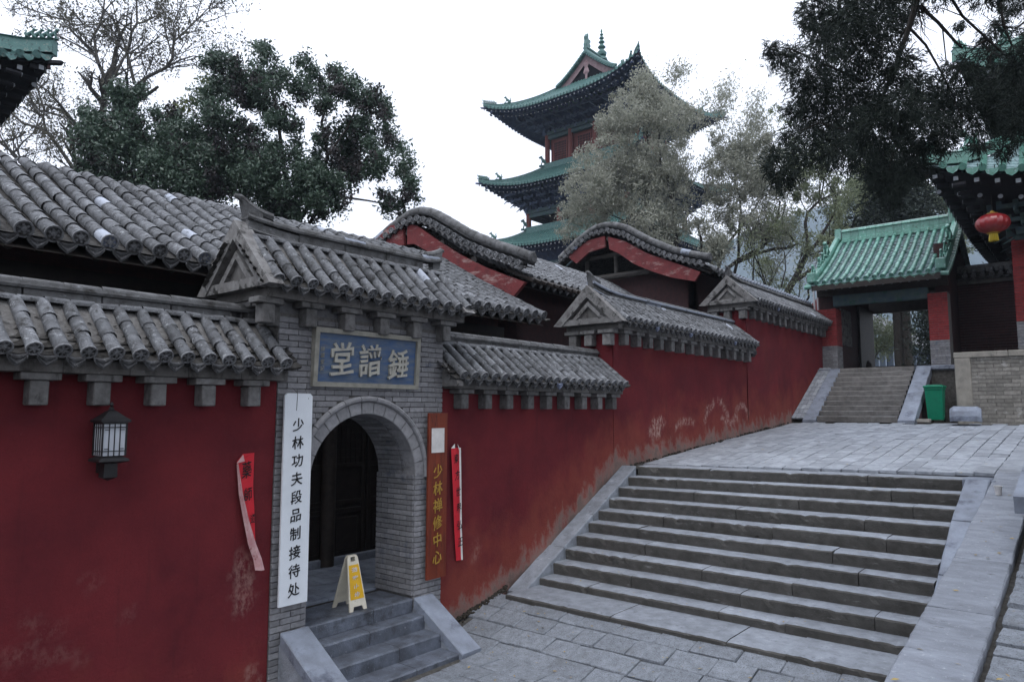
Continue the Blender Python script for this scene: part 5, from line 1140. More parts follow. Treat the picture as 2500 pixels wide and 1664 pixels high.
for y in (3.44, 7.03):
    pts = resample([(a, 0, z+.12) for a, z in gprof[:-1]]+[(3.0, 0, 7.2)], .3)
    for a, c in zip(pts, pts[1:]):
        b = MB(); b.tube([(26.6-a.x, y, a.z), (26.6-c.x, y, c.z)], .095, 8); b.box(-.09, .09, 0, (c-a).length-.01, -.16, 0, basis((0, 1, 0), Vector((-(c.x-a.x), 0, c.z-a.z)).normalized(), Zv, (26.6-a.x, y, a.z))); b.build('raking_ridge', 'green_glaze', GG, True)
    pts = resample([(a, 0, z-.1) for a, z in gprof], .21); s = 1 if y > 5 else -1
    b = MB()
    for a in pts: b.tube([(26.6-a.x, y, a.z), (26.6-a.x, y+s*.2, a.z-.02)], .07, 8)
    b.build('verge_tile_mass', 'green_glaze', GG, True, 'stuff')
    bm = beast_mesh('ridge_beast', 'green_glaze', .55)
    for k in (1.5, 1.9, 2.3, 3.0): 
        z = np.interp(k, [q[0] for q in gprof], [q[1] for q in gprof])+.2; link('ridge_beast', bm, GG, basis((-1, 0, 0), (0, -1, 0), (0, 0, 1), (26.6-k, y, z), (1.6 if k == 1.5 else 1,)*3))
    b = MB(); b.cbox(23.3, 23.75, y-.13, y+.13, 7.0, 7.32, .03); b.build('ridge_foot', 'green_glaze', GG)
b = MB(); b.prism([(-.16, 9.0), (.16, 9.0), (.2, 9.5), (.05, 9.72), (-.12, 9.6)], lambda x, z: (26.6+x, 3.38, z), lambda x, z: (26.6+x, 3.6, z)); b.build('ridge_dragon', 'green_glaze', GG)
b = MB(); b.prism([(-.16, 8.95), (.16, 8.95), (.16, 9.3), (-.12, 9.36)], lambda x, z: (26.6+x, 6.9, z), lambda x, z: (26.6+x, 7.1, z)); b.build('ridge_dragon', 'green_glaze', GG)
b = MB()
for i in range(15): b.tube([(23.62, 3.6+i*.236, 6.80), (24.6, 3.6+i*.236, 7.2)], .05, 7)
b.build('rafter_row', 'dark_wood', GG, True, 'stuff'); b = MB()
for i in range(15): b.tube([(23.60, 3.6+i*.236, 6.795), (23.62, 3.6+i*.236, 6.80)], .05, 7)
b.build('rafter_end_row', 'rafter_end', GG, False, 'stuff')
def brick_pier(T, x0, x1, y0, y1, z0, z1, zsplit, low='brick', high='brick_red', ch=.07, bl=.27, name='brick', faces=('-x', '+y', '-y'), limit=260):
    b = MB(); b.box(x0+.01, x1-.01, y0+.01, y1-.01, z0, z1); b.build('pier_core', 'mortar', T)
    it = []; z = z0; row = 0
    while z < z1-.02:
        row += 1; m = low if z < zsplit else high
        for fc in faces:
            a0, a1 = (y0, y1) if fc == '-x' else (x0, x1); a = a0; first = True
            while a < a1-.01:
                l = min((bl/2 if row % 2 else bl) if first else bl, a1-a); first = False
                if l > .03:
                    p = (x0-.0, a+l/2, z+ch/2) if fc == '-x' else ((a+l/2, y1, z+ch/2) if fc == '+y' else (a+l/2, y0, z+ch/2))
                    rot = -pi/2 if fc == '-x' else (pi if fc == '+y' else 0)
                    it.append((brick_m(l, m, ch-.01, .03), Matrix.Translation(p) @ Matrix.Rotation(rot, 4, 'Z') @ Matrix.Translation((0, .02, 0))))
                a += l
        z += ch
    pieces(T, name, it, limit)
brick_pier(GG, 24.0, 24.6, 3.42, 3.92, 4.24, 6.42, 5.0, faces=('-x', '+y'), limit=120)
brick_pier(GG, 24.0, 24.6, 6.52, 7.12, 4.24, 6.2, 5.0, faces=('-x', '-y'), limit=150)
for bb in ((24.6, 28.6, 6.6, 7.1, 4.24, 6.9), (24.6, 29.0, 3.42, 3.8, 4.24, 8.0), (24.3, 24.6, 6.6, 7.1, 6.2, 6.9)): b = MB(); b.box(*bb); b.build('side_wall', 'brick_dark', GG)
b = MB(); b.box(24.75, 26.0, 6.57, 6.6, 5.1, 6.3); b.build('plaster_panel', 'plaster', GG)
b = MB(); b.cbox(24.05, 24.25, 3.925, 6.6, 6.28, 6.62, .01); b.build('painted_beam', 'beam_paint', GG)
for bb in ((24.1, 24.2, 3.4, 7.1, 6.63, 6.95), (28.9, 29.1, 3.8, 7.1, 6.55, 7.5), (28.9, 29.1, 6.75, 7.1, 4.24, 6.548)): b = MB(); b.cbox(*bb, .01); b.build('door_frame', 'dark_wood', GG)
b = MB(); b.box(26.9, 28.8, 6.52, 6.59, 4.3, 6.6); b.build('door_leaf', 'dark_wood', GG)
b = MB(); b.cbox(28.9, 29.05, 3.8, 6.75, 4.235, 4.58, .01); b.build('threshold', 'dark_wood', GG)
for y in (6.32, 4.15):
    b = MB(); b.cbox(26.9, 27.3, y-.13, y+.13, 4.235, 4.42, .01); b.tube([(26.98, y, 4.42), (27.0, y, 4.55), (27.1, y, 4.6)], [.1, .09, .05], 8); b.tube([(27.0, y, 4.56), (26.93, y, 4.66)], [.07, .04], 7); b.build('guardian_stone', 'grey_wood', GG)
# ------------------------------------------------------------------ hall on its platform at the right
HL = thing('great_hall', 'large hall at the right with green glazed eaves and a red brick pier', 'hall', (28.8, -3.8, 2.7))
lifted_roof(HL, (28.8, -3.8), 7.0, 9.62, 8.75, (4.0, 4.0), 11.6, .38, .088, m='green_glaze', pan='green_pan', sweep=.25, soffit_in=(5.0, 5.4), soffit_z=7.7, bs=.45, beasts=3, under='under_dark', faces=(1, 2), rsp=.42, pan_steps=14, ridge_r=.16)
lifted_roof(HL, (28.8, -3.8), 6.2, 12.6, 11.9, (2, 3.0), 15.5, .38, .088, m='green_glaze', pan='green_pan', sweep=.25, soffit_in=(4.4, 4.4), soffit_z=11.0, bs=.4, beasts=3, under='under_dark', faces=(1, 2), rsp=.42, ridge_r=.16)
brackets(HL, (28.8, -3.8), 5.0, 7.4, 8.7, 1.5, 7, .6, 'beam_paint', faces=(1, 2)); brackets(HL, (28.8, -3.8), 4.4, 10.9, 11.9, 1.0, 7, .5, 'under_dark', faces=(1, 2))
b = MB(); b.box(24.3, 33, -9, 1.2, 4.47, 7.6); b.box(24.6, 33, -8, .4, 7.6, 12.2); b.build('wall', 'brick_dark', HL)
brick_pier(HL, 24.0, 24.7, .6, 1.80, 4.47, 7.76, 5.35, faces=('-x', '+y'), limit=300, ch=.085, bl=.3)
b = MB(); b.cbox(23.9, 24.4, -6, 1.9, 7.78, 8.05, .02); b.cbox(23.95, 24.3, 1.35, 1.75, 8.1, 8.5, .03); b.cbox(23.6, 24.2, 1.2, 1.4, 8.15, 8.35, .02); b.build('painted_beam', 'beam_paint', HL)
PW = thing('platform_wall', 'weathered pale brick retaining wall with stone coping and corner stone in front of the hall', 'retaining wall', (22, .5, 2.66))
brick_pier(PW, 22.0, 24.0, -3.2, 3.02, 2.55, 4.33, 9, low='brick_pale', faces=('-x', '+y'), ch=.1, bl=.36, limit=280)
for k in range(5):
    b = MB(); b.cbox(21.94, 22.5, 3.08-(k+1)*1.2, 3.08-k*1.2-.01, 4.33, 4.48, .012); b.build('coping_slab', 'pale_stone', PW)
b = MB(); b.cbox(21.94, 22.2, 2.70, 3.06, 2.55, 4.328, .02); b.build('corner_stone', 'pale_stone', PW)
b = MB(); b.box(22.3, 33, -8, 3.0, 3, 4.47); b.build('platform_top', 'pale_stone', PW)
LW = thing('retaining_wall', 'low rough brick wall behind the green bin, right of the far steps', 'retaining wall', (23.4, 3.3, 2.66))
brick_pier(LW, 23.4, 23.9, 2.9, 3.82, 2.6, 4.12, 9, low='brick_pale', faces=('-x',), ch=.11, bl=.33, limit=60)
b = MB(); b.cbox(23.3, 23.9, 2.9, 3.82, 4.12, 4.24, .012); b.build('coping_slab', 'slab', LW)
b = MB(); b.cbox(23.36, 23.42, 3.02, 3.16, 3.75, 4.02, .005); b.build('drain_hole', 'rubber', LW)
CW = thing('boundary_wall', 'dark brick wall with tiled cap joining the gate and the hall', 'wall', (26.2, 2.5, 4.23))
brick_pier(CW, 26.0, 26.4, 1.2, 3.42, 4.24, 6.85, 9, low='brick_dark', faces=('-x',), ch=.085, bl=.3, limit=200)
b = MB(); b.cbox(25.9, 26.5, 1.2, 3.42, 6.85, 6.97, .01); b.build('cornice', 'cornice', CW)
tile_field(CW, (26.2, 1.3, 0), (0, 1, 0), (-1, 0, 0), [(0.05, 7.35), (.42, 7.1)], 9, .235, .06, seg=.25)
b = MB(); b.tube([(26.2, 1.2, 7.42), (26.2, 3.42, 7.42)], .08, 8); b.box(26.1, 26.3, 1.2, 3.42, 6.9, 7.4); b.build('ridge', 'ridge', CW, True)
# lantern
ln = thing('red_lantern', 'round red festival lantern with yellow fringe hanging under the hall eave', 'lantern', (22.3, 2.02, 7.7))
lp = (22.3, 2.045, 7.87); b = MB(); prof = [(.12, .26)]+[(.40*cos(a)**.75, .245*sin(a)) for a in [R(62-124*k/14) for k in range(15)]]+[(.12, -.26)]
vs = []; n = 36
b.v = []; 
for (r_, z_) in prof:
    for k in range(n): rr = r_*(1-.035*(k % 2)); b.v.append((lp[0]+rr*cos(2*pi*k/n), lp[1]+rr*sin(2*pi*k/n), lp[2]+z_))
for i in range(len(prof)-1):
    for k in range(n): b.f.append((i*n+k, i*n+(k+1) % n, (i+1)*n+(k+1) % n, (i+1)*n+k)); b.mi.append(0)
b.build('shade', 'lantern_red', ln)
b = MB(); b.lathe([(0, .34), (.05, .33), (.05, .28), (.13, .27), (.13, .245)], lp, 12); b.lathe([(.14, -.23), (.15, -.27), (.0, -.28)], lp, 12); b.build('cap', 'gold', ln, True)
b = MB(); 
for k in range(14): a = 2*pi*k/14; b.tube([(lp[0]+.08*cos(a), lp[1]+.08*sin(a), lp[2]-.27), (lp[0]+.10*cos(a), lp[1]+.10*sin(a), lp[2]-.47)], .018, 4)
b.build('fringe', 'lantern_yellow', ln)
b = MB(); b.tube([(lp[0], lp[1], lp[2]+.33), (lp[0]+.1, lp[1], 8.72)], .012, 5); b.build('cord', 'rubber', ln)
# wheeled bin
bn = thing('litter_bin', 'green plastic bin with lid standing beside the far steps', 'bin', (21.8, 3.5, 2.66))
bx, by, bz = 21.8, 3.52, 2.67
b = MB(); b.strip([[(bx+sx*w_, by+sy*d, z) for sx, sy in ((-1, -1), (-1, 1), (1, 1), (1, -1), (-1, -1))] for w_, d, z in ((.16, .17, bz+.04), (.21, .205, bz+.82), (.225, .22, bz+.84), (.225, .22, bz+.88))]); b.add([(bx-.16, by-.17, bz+.04), (bx+.16, by-.17, bz+.04), (bx+.16, by+.17, bz+.04), (bx-.16, by+.17, bz+.04)], [(0, 3, 2, 1)]); b.build('bin_body', 'bin_green', bn)
b = MB(); b.cbox(bx-.25, bx+.24, by-.24, by+.24, bz+.885, bz+.94, .015); b.cbox(bx-.2, bx+.2, by-.18, by+.18, bz+.94, bz+.965, .012); b.build('lid', 'bin_green', bn)
for s in (-1, 1):
    b = MB(); b.tube([(bx+.17, by+s*.17-.02, bz+.06), (bx+.17, by+s*.17+.02, bz+.06)], .07, 12); b.build('wheel', 'rubber', bn)
# stone drum on the terrace
b = MB(); M_ = Matrix.Translation((20.25, 2.65, tz(20.25)-.02)) @ Matrix.Rotation(R(4), 4, 'Z')
pr2 = [(.25*cos(R(205-230*k/8)), .22+.25*sin(R(205-230*k/8))) for k in range(9)]
rows = []
for j in range(9):
    e = 1-.12*(j in (0, 8)); rows.append([M_ @ Vector((a*e+random.uniform(-.006, .006), -.32+.08*j, c*e+random.uniform(-.006, .006))) for a, c in pr2])
b.strip(rows[::-1]); b.add(rows[0], [tuple(range(9))]); b.add(rows[-1], [tuple(range(9))[::-1]]); o = b.build('stone_block', 'slab'); tag(o, 'half round grey stone block lying on the terrace in front of the platform wall', 'stone')
b = MB(); b.cbox(20.45, 20.7, 3.45, 3.75, 2.65, 2.74, .02, jit=.012); o = b.build('loose_stone', 'pale_stone'); tag(o, 'small flat loose stone at the foot of the far steps beside the bin', 'stone')
# paper cup
cz = pz(11.6); b = MB(); b.lathe([(.033, 0), (.048, .115), (.051, .118), (.051, .122), (.046, .12), (.031, .01), (0, .01)], (11.6, 1.2, cz), 20); o = b.build('paper_cup', 'paper', None, True); tag(o, 'white paper cup left standing on the parapet slab', 'cup')
# stone bench-like block at the right edge
sb = thing('stone_bench', 'dark stone ledge with thick top slab at the right edge of the path', 'bench', (9.5, .3, 1.5))
b = MB()
b.prism([(8.85, pz(8.85)+.50), (13.2, pz(13.2)+.62), (13.2, pz(13.2)+.80), (8.80, pz(8.80)+.68)], lambda x, z: (x, .79, z), lambda x, z: (x, -.1, z)); b.build('top_slab', 'slab', sb)
b = MB(); b.prism([(8.97, pz(8.97)-.05), (13.1, pz(13.1)-.05), (13.1, pz(13.1)+.62), (8.93, pz(8.93)+.50)], lambda x, z: (x, .72, z), lambda x, z: (x, -.05, z)); b.build('base', 'soil', sb)
# pipes and small camera box on the wall
dp = thing('drain_pipes', 'pair of thin white pipes standing at the end of the highest wall coping', 'pipe', (24.35, 7.2, 5.7))
for dx in (0, .09):
    b = MB(); b.tube([(24.33, 7.25-dx*1.2, 5.75), (24.32, 7.26-dx*1.2, 6.95)], .028, 8); b.build('pipe', 'white_plastic', dp, True)
b = MB(); b.cbox(17.72, 17.98, 6.82, 6.94, 4.37, 4.49, .01); b.tube([(17.75, 6.88, 4.34), (17.95, 6.88, 4.34)], .03, 8); o = b.build('junction_box', 'lamp_metal'); tag(o, 'small dark box fixed under the eave where the middle and highest walls meet', 'box')

# ------------------------------------------------------------------ blue cloister and trunks beyond the gate
CB = thing('cloister', 'long low building with pale blue posts seen through the far gate', 'building', (66, 14.5, 4.2))
b = MB(); b.box(58.5, 95, 15.6, 16, 4.2, 9.2); b.build('rear_wall', 'inner_blue', CB)
for i, x in enumerate((60, 62.3, 64.6, 67.5, 70.5, 73.5, 77, 81, 85)):
    b = MB(); b.box(x-.2, x+.2, 13.8, 14.2, 4.2, 8.0); b.build('post', 'post_blue', CB)
b = MB(); b.box(58.5, 95, 13.75, 14.25, 8.0, 8.7); b.build('beam', 'inner_blue', CB)
b = MB(); b.box(65.2, 66.9, 15.4, 15.58, 4.2, 7.6); dd = b.build('door', 'barge_red', CB); b = MB(); b.box(65.5, 66.6, 15.34, 15.39, 4.4, 7.0); b.build('pane', 'post_blue', dd)
tile_field(CB, (58.5, 17, 0), (1, 0, 0), (0, -1, 0), [(0, 12.2), (1.8, 10.3), (4.0, 8.9)], 90, .4, .11, seg=.6, parts=False, names=('roof_tile', '', ''))
b = MB(); b.prism([(13, 8.9), (15.2, 10.3), (17, 12.3), (19, 10.3), (21, 8.9)], lambda y, z: (58.6, y, z-.2), lambda y, z: (59, y, z-.2)); b.build('gable_wall', 'barge_red', CB)

# ------------------------------------------------------------------ hill
b = MB(); rows = []
for j in range(16):
    t = j/15; rw = []
    for i in range(60):
        px = 1100+2200*i/59; ytop = np.interp(px, [1100, 1500, 1650, 1800, 1900, 2000, 2150, 2400, 3300], [985, 860, 700, 575, 535, 505, 478, 440, 430])
        p = at(px, ytop, 460); f = (1-t)
        base = at(px, 990, 250); q = base.lerp(p, t); q.z = 2+(p.z-2)*t**.8+4*sin(i*.9+j*.7)*t*(1-t)+3*sin(i*2.3-j)*t*(1-t)
        rw.append(q)
    rows.append(rw)
b.strip(rows); o = struct(b.build('hill', 'hill', None, True))

# ------------------------------------------------------------------ trees
def leaf_mesh(name, P, size, m, aspect=.45, up=None, jitter=1.0, vary=.5):
    """P: (n,3) leaf centres; each leaf a folded quad with a random attitude (up = preferred axis)"""
    n = len(P); d = rng.normal(size=(n, 3))
    if up is not None: d = d*.45*jitter+np.asarray(up)
    d /= np.linalg.norm(d, axis=1)[:, None]; e = np.cross(d, rng.normal(size=(n, 3))); e /= np.linalg.norm(e, axis=1)[:, None]+1e-9
    s = size*(1+vary*rng.uniform(-1, 1, (n, 1))); V = np.empty((n, 4, 3), np.float32)
    V[:, 0] = P-d*s; V[:, 1] = P+e*s*aspect; V[:, 2] = P+d*s; V[:, 3] = P-e*s*aspect
    me = bpy.data.meshes.new(name); me.vertices.add(4*n); me.vertices.foreach_set('co', V.ravel()); me.loops.add(4*n); me.loops.foreach_set('vertex_index', np.arange(4*n, dtype=np.int32))
    me.polygons.add(n); me.polygons.foreach_set('loop_start', np.arange(0, 4*n, 4, dtype=np.int32)); me.polygons.foreach_set('loop_total', np.full(n, 4, dtype=np.int32)); me.materials.append(MATS[m]); me.update(calc_edges=True); return me
def blob_points(blobs, k, kj, per, clump=.28, nclump=None, squash=(1, 1, 1)):
    out = []
    for bl in blobs:
        px, py, r = bl[:3]; kk = k+rng.uniform(-kj, kj); c = np.array(at(px, py, kk)); rr = r/FPX*kk
        nc = nclump or max(5, int(14*(rr/1.0)**1.6)); dirs = rng.normal(size=(nc, 3)); dirs /= np.linalg.norm(dirs, axis=1)[:, None]
        cc = c+dirs*(rr*rng.uniform(.25, 1.0, (nc, 1))**.6)*np.array(squash)
        m_ = int(per*(rr**2)/nc*1.0)+3
        for q in cc: out.append(q+rng.normal(size=(m_, 3))*clump*rng.uniform(.6, 1.2)*rr**.5)
    return np.concatenate(out)
def wob(pts, amp):
    P = [Vector(p) for p in pts]; out = [P[0]]
    for a, c in zip(P, P[1:]):
        n = max(1, int((c-a).length/.8))
        for k in range(1, n+1): out.append(a.lerp(c, k/n)+(Vector((random.gauss(0, 1), random.gauss(0, 1), random.gauss(0, 1)))*amp if k < n else Vector()))
    return out
def limb(b, pts, r0, r1, amp=.04, n=6):
    P = wob(pts, amp); b.tube(P, [r0+(r1-r0)*i/(len(P)-1) for i in range(len(P))], n, False); return P
def grow(b, p, d, ln, r, depth, tips, spread=.55, up=.12, seg=4, n=4):
    P = [Vector(p)]; d = Vector(d).normalized()
    for i in range(seg):
        d = (d+Vector((random.gauss(0, .16), random.gauss(0, .16), random.gauss(0, .16)+up))).normalized(); P.append(P[-1]+d*ln/seg)
    b.tube(P, [r*(1-.55*i/seg) for i in range(seg+1)], n, False)
    if depth == 0: tips.extend(P[1:]); return
    for k in range(random.choice((2, 3, 3))):
        i = random.randint(1, seg); q = (d+Vector((random.gauss(0, spread), random.gauss(0, spread), random.gauss(0, spread)))).normalized(); grow(b, P[i], q, ln*random.uniform(.55, .8), r*.5, depth-1, tips, spread, up, seg, max(3, n-1))
    tips.append(P[-1])
def px_limbs(b, lines, k, sc, ox, oy, kj=1.0, tips=None, twig=None, r=None):
    for (pts, w0, w1) in lines:
        kk = k+random.uniform(-kj, kj)*(0 if w0 > 8 else 1); P = limb(b, [at(ox+x*sc, oy+y*sc, kk+i*.15*kj) for i, (x, y) in enumerate(pts)], w0/FPX*k/2*(.62 if sc == .3188 else 1), w1/FPX*k/2*(.62 if sc == .3188 else 1), .03*k/25)
        if twig:
            ln, dep, cnt, up = twig
            for _ in range(cnt*max(1, len(P)//3)):
                i = random.randint(len(P)//5, len(P)-1); dd = (P[i]-P[max(0, i-1)] if i else P[1]-P[0]).normalized(); grow(b, P[i], dd+Vector((random.gauss(0, .7), random.gauss(0, .7), random.gauss(0, .5))), ln*random.uniform(.5, 1.1), w1/FPX*k/2*.8, dep, tips, up=up)
# bare tree behind, upper left
t1 = thing('bare_tree', 'tall nearly leafless tree with fine spreading branches at the upper left', 'tree', tuple(at(300, 1000, 30)), 'tall trees')
b = MB(); tips = []
px_limbs(b, [([(600, 2600), (560, 1900), (700, 1300), (820, 650)], 34, 24), ([(820, 640), (760, 500), (730, 430), (640, 330), (540, 230), (530, 160), (400, 130), (200, 60)], 16, 4), ([(760, 500), (735, 400), (720, 270), (760, 200), (790, 100), (800, 0), (790, -90)], 13, 5),
 ([(850, 640), (950, 440), (980, 410), (880, 310), (780, 240), (640, 190), (560, 80)], 11, 4), ([(1030, 640), (990, 480), (975, 410), (1010, 240), (1050, 180), (1045, 0), (1060, -120)], 15, 6),
 ([(960, 760), (1060, 650), (1130, 590), (1270, 520), (1320, 450), (1330, 320), (1400, 260), (1500, 160), (1600, 60)], 18, 4), ([(1270, 520), (1380, 460), (1480, 430), (1610, 445)], 9, 3), ([(1350, 505), (1480, 490), (1600, 570)], 6, 3), ([(1320, 430), (1280, 300), (1250, 190)], 8, 3), ([(980, 410), (1080, 400), (1150, 330), (1220, 280)], 7, 3), ([(780, 1000), (960, 760)], 22, 18), ([(730, 430), (560, 330), (430, 270), (330, 300)], 7, 3), ([(975, 410), (900, 200), (870, 60), (840, -60)], 8, 3), ([(1330, 320), (1330, 180), (1380, 60), (1400, -60)], 7, 3)], 30, .3188, 0, 0, 1.5, tips, (1.9, 2, 5, .1))
b.build('trunk', 'bark_pale', t1, True)
T_ = np.array([tuple(p) for p in tips]); T_ = T_[rng.integers(0, len(T_), 16000)]+rng.normal(size=(16000, 3))*.16; link('crown', leaf_mesh('crown', T_, .06, 'leaf_sparse', .4), t1)
t2 = thing('bare_tree', 'leaning thin branched tree low at the far left edge, just above the grey roof', 'tree', tuple(at(120, 1000, 27)), 'tall trees')
b = MB(); tips = []
px_limbs(b, [([(900, 2000), (600, 1350), (430, 1100), (350, 1000), (330, 900), (340, 850), (290, 690), (240, 640)], 22, 5), ([(350, 1000), (170, 940), (80, 860), (0, 810), (-60, 790)], 11, 5), ([(330, 900), (230, 790), (150, 660)], 7, 3), ([(420, 1500), (170, 1250), (100, 1170), (0, 1090), (-80, 1050)], 17, 8), ([(150, 1220), (130, 1060), (60, 950)], 6, 3), ([(250, 1250), (280, 1150)], 4, 2), ([(340, 850), (460, 880), (520, 940)], 5, 3)], 27, .3188, 0, 0, 1.0, tips, (1.5, 2, 5, .1))
b.build('trunk', 'bark_pale', t2, True)
T_ = np.array([tuple(p) for p in tips]); T_ = T_[rng.integers(0, len(T_), 9000)]+rng.normal(size=(9000, 3))*.15; link('crown', leaf_mesh('crown', T_, .055, 'leaf_sparse', .4), t2)
# dark evergreen
ev = [(555, 160, 36), (600, 200, 50), (550, 235, 52), (650, 130, 24), (640, 115, 14), (660, 190, 42), (740, 150, 20), (755, 190, 30), (700, 225, 44), (620, 240, 50), (540, 290, 42), (680, 290, 36), (510, 150, 20), (817, 172, 18), (835, 215, 34), (800, 225, 22), (790, 255, 26), (860, 225, 28), (880, 270, 34), (905, 230, 24), (930, 262, 24), (945, 285, 18), (850, 320, 40), (905, 335, 44), (950, 345, 30), (925, 395, 40), (985, 395, 30), (1003, 430, 20), (1000, 480, 24), (960, 505, 24), (940, 480, 20), (985, 530, 16), (1005, 455, 18), (850, 385, 44), (790, 390, 40), (700, 370, 36), (330, 222, 20), (300, 245, 34), (245, 290, 36), (330, 275, 44), (400, 290, 36), (250, 335, 52), (350, 345, 62), (450, 340, 52), (500, 310, 42), (550, 350, 40), (215, 370, 34), (300, 400, 64), (400, 420, 74), (500, 420, 70), (600, 390, 52), (610, 440, 54), (700, 430, 64), (700, 500, 54), (790, 455, 44), (850, 430, 36), (770, 510, 34), (640, 520, 62), (500, 500, 66), (400, 480, 66), (250, 430, 46), (205, 418, 30), (200, 330, 22), (720, 545, 26), (680, 545, 30), (300, 470, 50), (450, 450, 62), (560, 440, 56), (380, 370, 54), (640, 400, 50), (740, 470, 54), (830, 470, 36), (300, 330, 44), (460, 390, 54), (540, 395, 44), (770, 425, 40), (880, 420, 34), (620, 340, 34), (715, 310, 22), (645, 268, 18), (780, 330, 24), (590, 310, 20)]
t3 = thing('evergreen_tree', 'dense dark evergreen tree with purplish seed clusters behind the low hall', 'tree', tuple(at(560, 1000, 23)))
P = blob_points(ev, 23, 1.3, 5600, .24); link('crown', leaf_mesh('crown', P, .058, 'leaf_dark', .42), t3)
Pb = []
for bl in ev:
    for _ in range(max(1, int(bl[2]/11))):
        a = rng.uniform(0, 2*pi); r_ = bl[2]*rng.uniform(.1, .85)**.7; c = np.array(at(bl[0]+r_*cos(a), bl[1]+r_*sin(a), 23+rng.uniform(-1.2, .8))); Pb.append(c+rng.normal(size=(70, 3))*np.array([.12, .12, .13]))
link('seed_clusters', leaf_mesh('seed_clusters', np.concatenate(Pb), .045, 'berry', .8), t3)
Pl = blob_points([(500, 190, 18), (490, 220, 20), (470, 250, 26), (450, 280, 26), (420, 300, 22), (500, 240, 18)], 24.5, .5, 1500, .2); link('lime_leaves', leaf_mesh('lime_leaves', Pl, .065, 'leaf_lime', .42), t3)
b = MB(); tips = []
px_limbs(b, [([(620, 1500), (650, 1000), (690, 600), (700, 480), (690, 380), (675, 270), (660, 200)], 26, 8), ([(690, 600), (780, 460), (800, 380), (785, 300), (800, 240)], 14, 6), ([(690, 480), (600, 400), (560, 300)], 12, 5), ([(720, 600), (850, 400), (930, 400)], 10, 5), ([(650, 800), (480, 520), (380, 380), (330, 300)], 14, 6), ([(800, 380), (850, 310), (870, 260)], 7, 4), ([(830, 480), (900, 490), (950, 500)], 6, 3)], 23, 1, 0, 0, .5)
b.build('trunk', 'bark', t3, True)
# pale feathery trees before the tower
def feathery(label, blobs, k, m, trunks, sc=1, ox=0, oy=0, per=2600, size=.075, kj=2.0, twig=(2.6, 2, 1, .25), extra=0):
    t = thing('feathery_tree', label, 'tree', tuple(at(blobs[0][0], 980, k)), 'tall trees'); b = MB(); tips = []
    px_limbs(b, trunks, k, sc, ox, oy, 1.0, tips, twig); b.build('trunk', 'bark', t, True)
    P = blob_points(blobs, k, kj, per*.5, .2); 
    if tips:
        T_ = np.array([tuple(p) for p in tips]); n = int(len(P)*1.0); T_ = T_[rng.integers(0, len(T_), n)]+rng.normal(size=(n, 3))*.35; P = np.concatenate([P, T_])
    link('crown', leaf_mesh('crown', P, size, m, .32, (0, 0, .35)), t); return t
Z7 = lambda pts: [(1100+x*.38265, 50+y*.38265) for x, y in pts]
cr1 = [(1570, 235, 40), (1530, 262, 42), (1600, 262, 46), (1490, 290, 34), (1650, 275, 48), (1690, 290, 38), (1500, 250, 22), (1560, 215, 22), (1480, 320, 30), (1560, 320, 56), (1630, 330, 52), (1480, 375, 46), (1440, 400, 44), (1540, 400, 64), (1610, 400, 56), (1420, 450, 46), (1480, 460, 60), (1560, 470, 66), (1390, 490, 30), (1385, 520, 26), (1430, 520, 54), (1500, 540, 60), (1580, 540, 60), (1650, 480, 46), (1380, 565, 22), (1400, 590, 30), (1450, 590, 36), (1640, 560, 50), (1590, 600, 44), (1370, 450, 18), (1660, 400, 36), (1665, 330, 34), (1640, 250, 26)]
feathery('pale grey green feathery tree in front of the bell tower', cr1, 40, 'leaf_willow', [(Z7([(1340, 1900), (1310, 1400), (1260, 1200), (1170, 1000), (1120, 850)]), 13, 4), (Z7([(1260, 1200), (1240, 1040), (1260, 800), (1240, 600)]), 8, 3), (Z7([(1440, 1900), (1440, 1380), (1400, 1100), (1340, 900), (1330, 700)]), 13, 4), (Z7([(1610, 1900), (1600, 1400), (1560, 1250)]), 12, 5), (Z7([(1310, 1400), (1100, 1180), (980, 1050)]), 7, 3), (Z7([(1310, 1390), (1050, 1250), (900, 1200)]), 5, 2)], per=2300, size=.085, twig=(2.0, 2, 1, .15))
cr2 = [(1820, 345, 30), (1790, 370, 36), (1860, 350, 34), (1770, 400, 40), (1830, 400, 44), (1880, 400, 40), (1740, 440, 36), (1800, 460, 48), (1860, 460, 44), (1770, 510, 40), (1900, 450, 30), (1820, 520, 34), (1740, 500, 30), (1715, 540, 28), (1750, 330, 20), (1880, 340, 20), (1890, 520, 26), (1720, 400, 22), (1780, 560, 26), (1850, 560, 22)]
Y8 = lambda pts: [(1750+x*.2806, 280+y*.2806) for x, y in pts]
feathery('grey green feathery tree with forked dark trunk right of the bell tower', cr2, 42, 'leaf_willow', [(Y8([(60, 1700), (100, 1330), (180, 1270), (300, 1200), (400, 1150), (480, 1050), (530, 900), (550, 750)]), 13, 4), (Y8([(180, 1280), (350, 1210), (500, 1165), (620, 1160), (710, 1120)]), 10, 5), (Y8([(-20, 1700), (20, 1310), (60, 1170), (150, 1050), (220, 960), (350, 790)]), 12, 4), (Y8([(100, 1600), (190, 1230), (190, 1050), (210, 850), (160, 600), (150, 400)]), 9, 3), (Y8([(440, 1140), (415, 1050)]), 5, 3), (Y8([(620, 1150), (670, 1090), (580, 1000), (570, 900), (600, 760)]), 6, 3), (Y8([(60, 1170), (20, 1060), (-40, 980)]), 6, 3), (Y8([(300, 1600), (320, 1300), (330, 1000), (400, 800)]), 5, 2), (Y8([(400, 1600), (550, 1300), (660, 1150)]), 4, 2)], per=3400, size=.085)
